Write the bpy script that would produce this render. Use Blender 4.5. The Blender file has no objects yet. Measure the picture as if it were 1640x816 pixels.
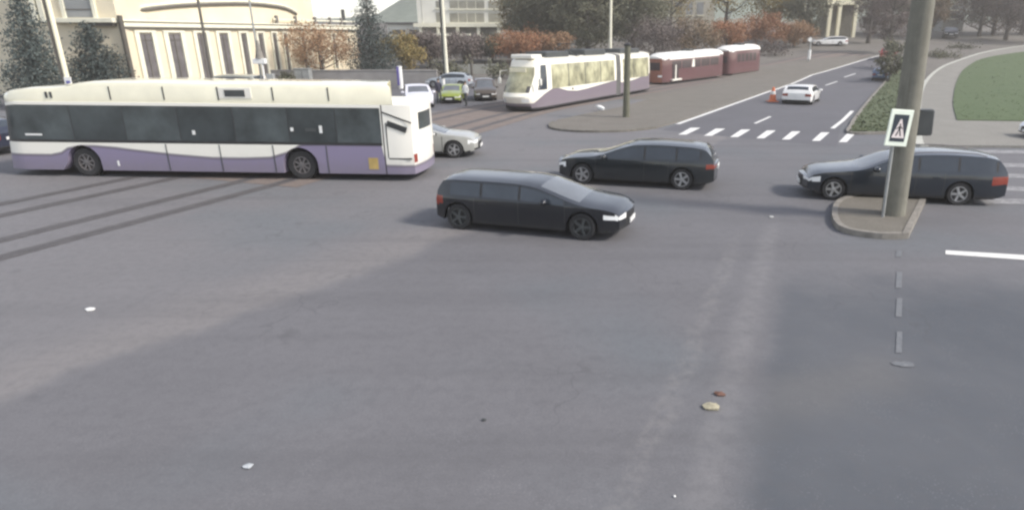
import bpy, bmesh, math, random
from mathutils import Vector, Matrix
R = math.radians
random.seed(7)
C = bpy.context.scene.collection

# ------------------------------------------------------------------ camera model and terrain
F = 1027.0; CX = 930.0; CY = 408.0; PIT = math.atan(351/1027.0); HC = 4.6
_c, _s = math.cos(PIT), math.sin(PIT)
def _tr(Y):
    t = Y-55
    if t < 0: return 0.0
    if t < 25: return .0015*t*t
    if t < 115: return .9375+.075*(t-25)
    return .9375+.075*90
def terr(Y):                       # piecewise linear every 4 m so that every sheet agrees
    k = math.floor(Y/4.0); a, b = _tr(k*4.0), _tr(k*4.0+4)
    return a+(b-a)*(Y/4.0-k)
def ray(x, y):
    a = (x-CX)/F; b = (CY-y)/F
    return (a, _c+_s*b, -_s+_c*b)
def G(x, y):                       # ground point seen at a photo pixel
    d = ray(x, y); t = 4.0
    while t < 400:
        if HC+d[2]*t < terr(d[1]*t): break
        t += .02
    return Vector((d[0]*t, d[1]*t, terr(d[1]*t)))
def at(x, y, Y):
    d = ray(x, y); t = Y/d[1]
    return Vector((d[0]*t, Y, HC+d[2]*t))
def onplane(A, B, x, y):
    d = ray(x, y); nx, ny = -(B[1]-A[1]), B[0]-A[0]
    t = (nx*A[0]+ny*A[1])/(nx*d[0]+ny*d[1]); L = math.hypot(nx, ny)
    X, Y = d[0]*t, d[1]*t
    return ((X-A[0])*(B[0]-A[0])+(Y-A[1])*(B[1]-A[1]))/L, HC+d[2]*t

# ------------------------------------------------------------------ materials
class NT:
    def __init__(s, name):
        s.m = bpy.data.materials.new(name); s.m.use_nodes = True
        s.t = s.m.node_tree; s.b = s.t.nodes['Principled BSDF']
    def n(s, typ, **kw):
        o = s.t.nodes.new(typ)
        for k, v in kw.items():
            if k.startswith('i_'):
                o.inputs[int(k[2:]) if k[2:].isdigit() else k[2:].replace('_', ' ')].default_value = v
            else: setattr(o, k, v)
        return o
    def l(s, a, b): s.t.links.new(a, b)
    def coord(s):
        return s.n('ShaderNodeTexCoord').outputs['Object']
    def noise(s, scale, detail=4, rough=.55, vec=None):
        o = s.n('ShaderNodeTexNoise'); o.inputs['Scale'].default_value = scale
        o.inputs['Detail'].default_value = detail; o.inputs['Roughness'].default_value = rough
        s.l(vec if vec is not None else s.coord(), o.inputs['Vector']); return o.outputs['Fac']
    def ramp(s, fac, pts):
        o = s.n('ShaderNodeValToRGB'); e = o.color_ramp.elements
        while len(e) < len(pts): e.new(.5)
        for q, (p, c) in zip(e, pts):
            q.position = p; q.color = (*c, 1) if len(c) == 3 else c
        s.l(fac, o.inputs[0]); return o.outputs[0]
    def math(s, op, a, b=None, c=None, clamp=False):
        o = s.n('ShaderNodeMath', operation=op, use_clamp=clamp)
        for i, q in enumerate((a, b, c)):
            if q is None: continue
            if isinstance(q, (int, float)): o.inputs[i].default_value = q
            else: s.l(q, o.inputs[i])
        return o.outputs[0]
    def mix(s, fac, a, b, mode='MIX'):
        o = s.n('ShaderNodeMix', data_type='RGBA', blend_type=mode)
        for i, q in ((0, fac), (6, a), (7, b)):
            if isinstance(q, (int, float)): o.inputs[i].default_value = q
            elif isinstance(q, tuple): o.inputs[i].default_value = (*q, 1)
            else: s.l(q, o.inputs[i])
        return o.outputs[2]
    def smooth(s, v, lo, hi):
        o = s.n('ShaderNodeMapRange', interpolation_type='SMOOTHSTEP')
        s.l(v, o.inputs[0]); o.inputs[1].default_value = lo; o.inputs[2].default_value = hi
        return o.outputs[0]
    def bump(s, h, strength=.3, dist=.02):
        o = s.n('ShaderNodeBump'); o.inputs['Strength'].default_value = strength
        o.inputs['Distance'].default_value = dist; s.l(h, o.inputs['Height'])
        s.l(o.outputs[0], s.b.inputs['Normal'])
    def base(s, c):
        if isinstance(c, tuple): s.b.inputs['Base Color'].default_value = (*c, 1)
        else: s.l(c, s.b.inputs['Base Color'])
    def rough(s, v):
        if isinstance(v, (int, float)): s.b.inputs['Roughness'].default_value = v
        else: s.l(v, s.b.inputs['Roughness'])

def mat(name, col, rough=.6, metal=0, var=.18, scale=3.0, coat=0, spec=.5, bump=0):
    t = NT(name); f = t.noise(scale, 5)
    a = tuple(max(0, q*(1-var)) for q in col); b = tuple(min(1, q*(1+var)) for q in col)
    t.base(t.ramp(f, [(.3, a), (.7, b)])); t.rough(rough)
    t.b.inputs['Metallic'].default_value = metal; t.b.inputs['Coat Weight'].default_value = coat
    t.b.inputs['Coat Roughness'].default_value = .06; t.b.inputs['Specular IOR Level'].default_value = spec
    if bump: t.bump(t.noise(scale*9, 4), bump, .01)
    return t.m

def paint(name, col, dirt=.22, rough=.30):
    t = NT(name); z = t.n('ShaderNodeSeparateXYZ'); t.l(t.coord(), z.inputs[0])
    n = t.noise(5, 5)
    g = t.smooth(t.math('ADD', z.outputs[2], t.math('MULTIPLY', n, .3)), .75, .1)   # road film near the sills
    g = t.math('MULTIPLY', g, dirt)
    v = t.ramp(t.noise(1.3, 4), [(.3, tuple(q*.93 for q in col)), (.7, tuple(min(1, q*1.07) for q in col))])
    t.base(t.mix(g, v, (.12, .11, .10)))
    t.rough(t.math('ADD', t.math('MULTIPLY', g, .5), rough))
    t.b.inputs['Coat Weight'].default_value = 1.0; t.b.inputs['Coat Roughness'].default_value = .10; t.b.inputs['Specular IOR Level'].default_value = .25
    return t.m

def leaf_mat(name, cols, trans=.25):
    t = NT(name); oi = t.n('ShaderNodeObjectInfo')
    geo = t.n('ShaderNodeNewGeometry')
    f = t.math('FRACT', t.math('ADD', t.math('MULTIPLY', geo.outputs['Random Per Island'], .75), t.math('MULTIPLY', t.noise(.5, 3), .5)))
    k = len(cols)-1
    c = t.ramp(f, [(i/k, q) for i, q in enumerate(cols)])
    h = t.n('ShaderNodeHueSaturation'); t.l(c, h.inputs['Color'])
    t.l(t.math('ADD', t.math('MULTIPLY', oi.outputs['Random'], .4), .8), h.inputs['Value'])
    t.base(h.outputs[0]); t.rough(.75)
    t.b.inputs['Specular IOR Level'].default_value = .2
    return t.m

def wave_mat(name, pts, x0, x1, up, low, dirtcol=(.20, .18, .19), rough=.38):
    """two-colour livery: the dividing line height is a curve along local x"""
    t = NT(name); sp = t.n('ShaderNodeSeparateXYZ'); t.l(t.coord(), sp.inputs[0])
    u = t.math('DIVIDE', t.math('SUBTRACT', sp.outputs[0], x0), x1-x0, clamp=True)
    o = t.n('ShaderNodeValToRGB'); o.color_ramp.interpolation = 'B_SPLINE'; e = o.color_ramp.elements
    pp = sorted(((x-x0)/(x1-x0), z/4.0) for x, z in pts)
    while len(e) < len(pp): e.new(.5)
    for q, (p, v) in zip(e, pp): q.position = p; q.color = (v, v, v, 1)
    t.l(u, o.inputs[0])
    d = t.math('SUBTRACT', t.math('MULTIPLY', sp.outputs[2], .25), o.outputs[0])
    k = t.smooth(d, -.003, .003)
    n = t.noise(4, 5)
    c = t.mix(k, low, up)
    edge = t.math('MULTIPLY', t.math('SUBTRACT', 1, t.smooth(t.math('ABSOLUTE', d), .009, .014)), .75)
    c = t.mix(edge, c, (.10, .085, .12))                         # thin darker pinstripe along the wave
    g = t.math('MULTIPLY', t.smooth(t.math('ADD', sp.outputs[2], t.math('MULTIPLY', n, .5)), 1.2, .35), .5)
    t.base(t.mix(g, c, dirtcol)); t.rough(rough); t.b.inputs['Coat Weight'].default_value = .25
    return t.m

M = {}
M['glass'] = mat('dark_glass', (.036, .045, .056), .08, 0, .25, 1, 0, .6)
M['wsglass'] = mat('windscreen_glass', (.12, .13, .14), .06, 0, .2, 1, 0, 1.0)  # paler base puts the reflected sky into the windscreen colour
M['busglass'] = mat('bus_glass', (.046, .056, .058), .13, 0, .45, .7, 0, .5)
M['tramglass'] = mat('lit_tram_glass', (.36, .35, .23), .18, 0, .55, 1.1, 0, .5)  # base colour carries the yellowish light of the interior behind
M['black'] = mat('black_trim', (.018, .018, .019), .5)
M['rubber'] = mat('tyre_rubber', (.022, .022, .023), .85)
M['rim'] = mat('alloy_rim', (.42, .42, .42), .35, .6)
M['greyrim'] = mat('steel_rim', (.16, .15, .15), .5, .4)
M['chrome'] = mat('chrome', (.75, .75, .75), .15, 1, .05)
M['lens'] = mat('lamp_lens', (.85, .86, .84), .12, 0, .05, 3, .5)
M['red'] = mat('red_lens', (.24, .035, .02), .25, 0, .1, 3, .4)
M['orange'] = mat('orange_lens', (.65, .22, .03), .3, 0, .1)
M['plate'] = mat('white_plate', (.75, .75, .72), .4, 0, .05)
M['white'] = mat('white_coat', (.76, .74, .66), .4, 0, .06, 2)
M['cream'] = mat('cream_panel', (.80, .75, .55), .4, 0, .05, 1.5)
M['darkgrey'] = mat('dark_grey_metal', (.05, .055, .055), .5)
M['steel'] = mat('galvanised_steel', (.33, .34, .33), .5, .3)
M['olive'] = mat('olive_painted_steel', (.11, .11, .075), .6)
M['concrete'] = mat('concrete', (.19, .185, .15), .9, 0, .28, 2.5, 0, .3, .25)
def _concrete():
    t = NT('stained_concrete'); mp = t.n('ShaderNodeMapping'); mp.inputs['Scale'].default_value = (7, 7, .35); t.l(t.coord(), mp.inputs['Vector'])
    a = t.noise(1, 5, .7, mp.outputs[0]); b = t.noise(2.2, 5, .65); c = t.ramp(b, [(.3, (.15, .146, .118)), (.7, (.205, .198, .162))])
    c = t.mix(t.math('MULTIPLY', t.smooth(a, .50, .68), .45), c, (.085, .082, .066)); c = t.mix(t.math('MULTIPLY', t.smooth(t.noise(30, 3), .58, .7), .35), c, (.27, .26, .22))
    t.base(c); t.rough(.92); t.bump(t.noise(24, 4), .3, .01); return t.m
M['concrete'] = _concrete()
M['kerb'] = mat('kerb_stone', (.22, .205, .18), .9, 0, .25, 4, 0, .3, .3)
M['kerbdark'] = mat('worn_kerb_stone', (.15, .14, .12), .9, 0, .25, 4, 0, .3, .3)
M['bark'] = mat('bark', (.095, .084, .072), .95, 0, .3, 6)
M['sign_white'] = mat('sign_white', (.80, .86, .74), .4, 0, .04)
M['sign_blue'] = mat('sign_navy', (.020, .030, .045), .5, 0, .1)

# ------------------------------------------------------------------ mesh builder and scene helpers
class MB:
    def __init__(s): s.v = []; s.f = []; s.k = {}
    def vert(s, co, merge=True):
        if merge:
            key = (round(co[0], 4), round(co[1], 4), round(co[2], 4))
            i = s.k.get(key)
            if i is not None: return i
            s.k[key] = len(s.v)
        s.v.append(tuple(co)); return len(s.v)-1
    def face(s, pts, m=0, merge=True):
        ids = []
        for p in pts:
            i = s.vert(p, merge)
            if i not in ids: ids.append(i)
        if len(ids) > 2: s.f.append((ids, m))
    def box(s, x0, x1, y0, y1, z0, z1, m=0, xf=None, bev=0):
        b = bev
        def T(p): return tuple(xf @ Vector(p)) if xf is not None else p
        if not b:
            P = [T(p) for p in ((x0,y0,z0),(x1,y0,z0),(x1,y1,z0),(x0,y1,z0),(x0,y0,z1),(x1,y0,z1),(x1,y1,z1),(x0,y1,z1))]
            i = [s.vert(p, False) for p in P]
            for q in ((0,3,2,1),(4,5,6,7),(0,1,5,4),(1,2,6,5),(2,3,7,6),(3,0,4,7)): s.f.append(([i[a] for a in q], m))
            return
        def ring(z, e):
            return [T(p) for p in ((x0+b,y0+e,z),(x1-b,y0+e,z),(x1-e,y0+b,z),(x1-e,y1-b,z),(x1-b,y1-e,z),(x0+b,y1-e,z),(x0+e,y1-b,z),(x0+e,y0+b,z))]
        def ringi(z):
            return [T(p) for p in ((x0+b,y0+b,z),(x1-b,y0+b,z),(x1-b,y0+b,z),(x1-b,y1-b,z),(x1-b,y1-b,z),(x0+b,y1-b,z),(x0+b,y1-b,z),(x0+b,y0+b,z))]
        s.rings([ringi(z0), ring(z0+b, 0), ring(z1-b, 0), ringi(z1)], m, True, merge=False)
    def rings(s, rs, m=0, caps=True, closed=True, merge=False):
        ids = [[s.vert(p, merge) for p in r] for r in rs]; n = len(ids[0])
        for a, b in zip(ids, ids[1:]):
            for i in range(n if closed else n-1):
                j = (i+1) % n
                q = []
                for t in (a[i], a[j], b[j], b[i]):
                    if t not in q and all(s.v[t] != s.v[w] for w in q): q.append(t)
                if len(q) > 2: s.f.append((q, m))
        if caps and closed:
            for r, rev in ((ids[0], True), (ids[-1], False)):
                q = []
                for t in (reversed(r) if rev else r):
                    if all(s.v[t] != s.v[w] for w in q): q.append(t)
                if len(q) > 2: s.f.append((q, m))
    def tube(s, pts, rad, n=8, m=0, caps=True):
        pts = [Vector(p) for p in pts]; rs = []
        if not isinstance(rad, (list, tuple)): rad = [rad]*len(pts)
        for i, p in enumerate(pts):
            d = (pts[min(i+1, len(pts)-1)]-pts[max(i-1, 0)]).normalized()
            u = d.cross(Vector((0, 0, 1)))
            if u.length < .05: u = d.cross(Vector((0, 1, 0)))
            u.normalize(); w = u.cross(d)
            rs.append([tuple(p+rad[i]*(math.cos(6.2832*k/n)*u+math.sin(6.2832*k/n)*w)) for k in range(n)])
        s.rings(rs, m, caps)
    def lathe(s, prof, n=20, m=0, axis='Z', c=(0, 0, 0), caps=True):
        rs = []
        for r, h in prof:
            q = []
            for k in range(n):
                a = 6.28318*k/n; u, w = r*math.cos(a), r*math.sin(a)
                p = (u, w, h) if axis == 'Z' else ((u, h, w) if axis == 'Y' else (h, u, w))
                q.append((p[0]+c[0], p[1]+c[1], p[2]+c[2]))
            rs.append(q)
        s.rings(rs, m, caps)
    def ellipsoid(s, c, r, nu=12, nv=7, m=0):
        rs = []
        for j in range(nv+1):
            a = -math.pi/2+math.pi*j/nv; a = max(-1.5, min(1.5, a))
            rs.append([(c[0]+r[0]*math.cos(a)*math.cos(6.2832*k/nu), c[1]+r[1]*math.cos(a)*math.sin(6.2832*k/nu), c[2]+r[2]*math.sin(a)) for k in range(nu)])
        s.rings(rs, m)
    def prism(s, poly, z0, z1, m=0, xf=None):
        def T(p): return tuple(xf @ Vector(p)) if xf is not None else p
        s.rings([[T((x, y, z0)) for x, y in poly], [T((x, y, z1)) for x, y in poly]], m)
    def build(s, name, mats, parent=None, smooth=False, loc=None):
        me = bpy.data.meshes.new(name)
        me.from_pydata(s.v, [], [f for f, _ in s.f])
        if not isinstance(mats, (list, tuple)): mats = [mats]
        for m in mats: me.materials.append(m)
        if len(mats) > 1: me.polygons.foreach_set('material_index', [m for _, m in s.f])
        bm = bmesh.new(); bm.from_mesh(me); bmesh.ops.recalc_face_normals(bm, faces=bm.faces); bm.to_mesh(me); bm.free()
        if smooth:
            me.polygons.foreach_set('use_smooth', [True]*len(me.polygons)); me.set_sharp_from_angle(angle=R(38))
        me.update()
        o = bpy.data.objects.new(name, me); C.objects.link(o)
        if parent: o.parent = parent
        if loc is not None: o.location = loc
        return o

def tag(o, label, cat, group=None, kind=None):
    o['label'] = label; o['category'] = cat
    if group: o['group'] = group
    if kind: o['kind'] = kind
    return o
def thing(name, label, cat, loc=(0, 0, 0), rz=0, group=None):
    o = bpy.data.objects.new(name, None); C.objects.link(o); o.empty_display_size = .2
    o.location = loc; o.rotation_euler = (0, 0, rz)
    return tag(o, label, cat, group)
def copy_tree(o, parent=None):
    c = o.copy(); C.objects.link(c)
    if parent: c.parent = parent
    for ch in list(o.children): copy_tree(ch, c)
    return c
def pchip(pts):
    xs = [p[0] for p in pts]; ys = [p[1] for p in pts]; n = len(xs)
    d = [(ys[i+1]-ys[i])/(xs[i+1]-xs[i]) for i in range(n-1)]
    m = [d[0]]+[0 if d[i-1]*d[i] <= 0 else 2*d[i-1]*d[i]/(d[i-1]+d[i]) for i in range(1, n-1)]+[d[-1]]
    def f(x):
        if x <= xs[0]: return ys[0]
        if x >= xs[-1]: return ys[-1]
        i = 0
        while x > xs[i+1]: i += 1
        h = xs[i+1]-xs[i]; t = (x-xs[i])/h
        return (2*t**3-3*t*t+1)*ys[i]+(t**3-2*t*t+t)*h*m[i]+(-2*t**3+3*t*t)*ys[i+1]+(t**3-t*t)*h*m[i+1]
    return f
def lin(pts):
    def f(x):
        if x <= pts[0][0]: return pts[0][1]
        for (a, u), (b, w) in zip(pts, pts[1:]):
            if x <= b: return u+(w-u)*(x-a)/(b-a)
        return pts[-1][1]
    return f

# ------------------------------------------------------------------ vehicle loft
def loft(xs, top, belt, bot, hw, cls, n1=9, n2=7, n3=5, edge=.05, lip=.16, pw=3, bulge=(.12, .06), deform=None, na=10):
    parts = {}
    D = deform or (lambda p: p)
    def add(key, pts):
        parts.setdefault(key, MB()).face([D(p) for p in pts])
    cols = []
    for x in xs:
        zb = bot(x); zt = top(x); zr = zt-edge; zs = min(belt(x), zr-.02)
        if zs < zb+.03: zs = zb+.03
        h = [(hw(x, zb)-lip, zb, 'lip', 0)]
        for i in range(n1+1):
            z = zb+(zs-zb)*i/n1; h.append((hw(x, z), z, 'low', i/n1))
        for j in range(1, n2+1):
            z = zs+(zr-zs)*j/n2; h.append((hw(x, z), z, 'up', j/n2))
        yr = h[-1][0]
        for k in range(1, n3+1):
            q = 1-k/n3; h.append((yr*q, zr+edge*(1-q**pw), 'top', k/n3))
        cols.append(h)
    for (xa, a), (xb, b) in zip(zip(xs, cols), zip(xs[1:], cols[1:])):
        for i in range(len(a)-1):
            for sg in (1, -1):
                P = [(xa, sg*a[i][0], a[i][1]), (xb, sg*b[i][0], b[i][1]), (xb, sg*b[i+1][0], b[i+1][1]), (xa, sg*a[i+1][0], a[i+1][1])]
                xm = (xa+xb)/2; ym = sum(p[1] for p in P)/4; zm = sum(p[2] for p in P)/4
                add(cls(a[i+1][2], xm, ym, zm, (a[i][3] if a[i][2] == a[i+1][2] else 0)*.5+a[i+1][3]*.5, sg), P)
    for x, h, bu, kind in ((xs[0], cols[0], -bulge[1], 'rear'), (xs[-1], cols[-1], bulge[0], 'front')):
        side = [q for q in h if q[2] in ('low', 'up')]; yr = side[-1][0]; zr = side[-1][1]
        rows = []
        for y, z, _, _ in side:
            rows.append([(x+bu*(1-(1-2*k/na)**2), y*(1-2*k/na), z) for k in range(na+1)])
        rows.append([(x+bu*(1-(1-2*k/na)**2), yr*(1-2*k/na), zr+edge*(1-abs(1-2*k/na)**pw)) for k in range(na+1)])
        # close the roof strip between the last column and the bulged cap
        for ra, rb in zip(rows, rows[1:]):
            for k in range(na):
                P = [ra[k], ra[k+1], rb[k+1], rb[k]]
                ym = sum(p[1] for p in P)/4; zm = sum(p[2] for p in P)/4
                add(cls(kind, x, ym, zm, 0, 1 if ym > 0 else -1), P)
        if abs(bu) > .001:
            tr = rows[-1]
            for k in range(na):
                add(cls(kind+'top', x, 0, zr+edge, 0, 1), [tr[k], tr[k+1], (x, tr[k+1][1], tr[k+1][2]), (x, tr[k][1], tr[k][2])])
    return parts

def wheel(parent, x, y, r, w, sg, rimmat, spokes=5, rr=.66, name='wheel'):
    """tyre with a rim as its sub-part; sg = outward side"""
    t = MB(); h = w/2
    t.lathe([(r*rr, -h*.9), (r*.88, -h), (r*.97, -h*.8), (r, -h*.45), (r, h*.45), (r*.97, h*.8), (r*.88, h), (r*rr, h*.9)], 28, 0, 'Y', caps=False)
    o = t.build(name, M['rubber'], parent, True, (x, y, r))
    m = MB(); ro = r*rr
    m.lathe([(ro, -h*.9), (ro*1.01, sg*h*.95), (ro*.93, sg*h*.97), (ro*.90, sg*h*.45)], 28, 0, 'Y', caps=False)
    m.lathe([(ro*.91, sg*h*.30), (.02, sg*h*.32)], 20, 1, 'Y', caps=True)
    for k in range(spokes):
        xf = Matrix.Rotation(6.2832*k/spokes+.3, 4, 'Y')
        b = ro*.11 if spokes > 5 else ro*.15
        m.box(-b, b, min(sg*h*.35, sg*h*.85), max(sg*h*.35, sg*h*.85), ro*.1, ro*.95, 0, xf)
    m.lathe([(ro*.24, sg*h*.4), (ro*.24, sg*h*.9), (ro*.1, sg*h*.95)], 14, 0, 'Y')
    m.build('rim', [rimmat, M['black']], o, True)
    return o

def car(name, label, loc, yaw, p, col, group=None, cat='car', dark_rims=False):
    root = thing(name, label, cat, loc, yaw, group)
    W = p['W']/2; wb = p['wb']; xr, xf = p['rear'], p['nose']
    top = pchip(p['top']); beltf = lin(p['belt']); ra = p.get('ra', .39); wr = p.get('wr', .33)
    sill = p.get('sill', .2)
    def bot(x):
        z = sill+.10*max(0, (x-xf+.55)/.55)**2+.12*max(0, (xr+.5-x)/.5)**2
        for c in (0, wb):
            d = abs(x-c)
            if d < ra: z = max(z, wr+math.sqrt(ra*ra-d*d)*.98)
        return z
    def plan(x):
        a = max(0, (x-(xf-.9))/.9); b = max(0, (xr+.8-x)/.8)
        return 1-.15*a**2.6-.09*b**2.5
    def hw(x, z):
        bl = p['belt'][len(p['belt'])//2][1]
        f = 1-.045*((min(z, bl)-.55)/.45)**2
        if z > bl: f -= p.get('tumble', .29)*(z-bl)/W
        return W*plan(x)*f
    pil = p['pillars']; doors = p['doors']; ws = p['ws']; rw = p['rw']
    xs = set()
    x = xr
    while x < xf-.001: xs.add(round(x, 3)); x += .085
    xs.add(xf)
    for a in (0, wb):
        for k in range(-6, 7): xs.add(round(a+ra*math.sin(k*math.pi/12), 3))
    fe = list(ws)+list(rw)
    for q in pil: fe += [q-.035, q+.035]
    for q in doors: fe += [q-.011, q+.011]
    fe += [xr+.03, xf-.03, xf-.1]
    xs = sorted(v for v in xs if all(abs(v-q) > .03 for q in fe) and xr <= v <= xf)
    xs = sorted(set(xs) | {round(q, 3) for q in fe if xr < q < xf} | {xr, xf})
    tl = p.get('tail', (.70, .92)); hl = p.get('head', (.50, .68))
    def cls(kind, x, y, z, t, sg):
        if kind == 'lip': return 'black'
        if kind == 'low':
            if z < sill+.07: return 'black'
            if x > xf-p.get('hll', .42) and hl[0] < z < hl[1] and x < xf+1: return ('headlight', sg)
            if x < xr+p.get('tll', .22) and tl[0] < z < tl[1]: return ('tail_light', sg)
            if any(abs(x-q) < .0115 for q in doors) and abs(x) > ra+.02 and abs(x-wb) > ra: return 'black'
            for i in range(len(doors)-1):
                if doors[i] < x < doors[i+1] and z > sill+.07 and abs(x) > ra+.02 and abs(x-wb) > ra+.02: return ('door', sg, i)
            return 'body'
        if kind == 'up':
            if x < xr+p.get('tll', .22) and tl[0] < z < tl[1]: return ('tail_light', sg)
            if pil[0] < x < pil[-1] and .10 < t < .84 and top(x)-beltf(x) > .15:
                for i in range(len(pil)-1):
                    if pil[i]+.03 < x < pil[i+1]-.03: return ('side_window', sg, i)
                return 'black'
            return 'body'
        if kind == 'top':
            if ws[0] < x < ws[1] and t > .12: return 'windscreen'
            if rw[0] < x < rw[1] and t > .16: return 'rear_window'
            return 'body'
        if kind == 'front':
            if hl[0] < z < hl[1] and abs(y) > W*.50: return ('headlight', sg)
            if z < sill+.16: return 'black'
            if abs(y) < W*.46 and .30 < z < .62: return 'grille'
            return 'body'
        if kind == 'rear':
            if tl[0] < z < tl[1] and abs(y) > W*.52: return ('tail_light', sg)
            if z < sill+.16: return 'black'
            if p.get('rearglass') and p['rearglass'][0] < z < p['rearglass'][1] and abs(y) < W*.66: return 'rear_window'
            return 'body'
        return 'body'
    parts = loft(xs, top, beltf, bot, hw, cls, edge=p.get('edge', .055), bulge=p.get('bulge', (.16, .07)))
    body = MB()
    for k, mi in (('body', 0), ('black', 1)):
        mb = parts.pop(k, None)
        if mb:
            for f, _ in mb.f: body.face([mb.v[i] for i in f], mi)
    pm = paint(name+'_paint', col, p.get('dirt', .18))
    for c in (0, wb):                                                   # dark wheel wells and underbody
        body.box(c-ra*.96, c+ra*.96, -W+.26, W-.26, .22, wr+ra*.92, 1)
    body.box(xr+.25, xf-.3, -W+.2, W-.2, sill-.03, sill+.2, 1)
    b = body.build('body', [pm, M['black']], root, True)
    mm = {'side_window': M['glass'], 'windscreen': M['wsglass'], 'rear_window': M['glass'], 'door': pm, 'headlight': M['lens'], 'tail_light': M['red'], 'grille': M['black']}
    for k, mb in parts.items():
        n = k if isinstance(k, str) else k[0]
        o = mb.build(n, mm[n], root, True)
        if n == 'door':
            x1 = doors[k[2]+1 if True else 0]; hx = doors[k[2]]+.22
            hz = p['belt'][len(p['belt'])//2][1]-.10
            h = MB(); y = hw(hx, hz); h.box(hx-.1, hx+.1, k[1]*y-.012, k[1]*y+.028, hz-.02, hz+.02, 0)
            h.build('handle', pm, o)
    for sg in (1, -1):
        mx = ws[1]-p.get('mirr', .42); mz = beltf(mx)+.06; y = hw(mx, mz)
        m = MB(); m.ellipsoid((mx, sg*(y+.13), mz+.03), (.09, .14, .085)); m.build('mirror', pm, root, True)
        wheel(root, 0, sg*(W-.115), wr, .21, sg, M['darkgrey'] if dark_rims else M['rim'])
        wheel(root, wb, sg*(W-.115), wr, .21, sg, M['darkgrey'] if dark_rims else M['rim'])
    bf = p.get('bulge', (.16, .07))
    m = MB(); m.box(xf+bf[0]-.005, xf+bf[0]+.02, -.26, .26, .36, .47, 0); m.build('licence_plate', M['plate'], root)
    m = MB(); zz = p.get('rplate', .62); m.box(xr-bf[1]-.02, xr-bf[1]+.005, -.26, .26, zz, zz+.11, 0); m.build('licence_plate', M['plate'], root)
    if p.get('rails'):
        for sg in (1, -1):
            m = MB(); xa, xb = p['rails']; pts = []
            for k in range(9):
                x = xa+(xb-xa)*k/8; z = top(x)-.05+(.05 if 0 < k < 8 else 0); pts.append((x, sg*(hw(x, top(x)-.06)-.03), z+.02))
            m.tube(pts, .016, 6); m.build('roof_rail', M['greyrim'], root, True)
    return root

def near_side(A, B, W, inset=.24):
    """vehicle origin (rear axle centre) from the near-side wheel contact points rear A, front B"""
    A, B = G(*A), G(*B); d = (B-A).normalized(); n = Vector((-d.y, d.x, 0))
    if n.y < 0: n = -n
    return A+n*(W/2-inset), math.atan2(d.y, d.x), (B-A).length

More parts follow.
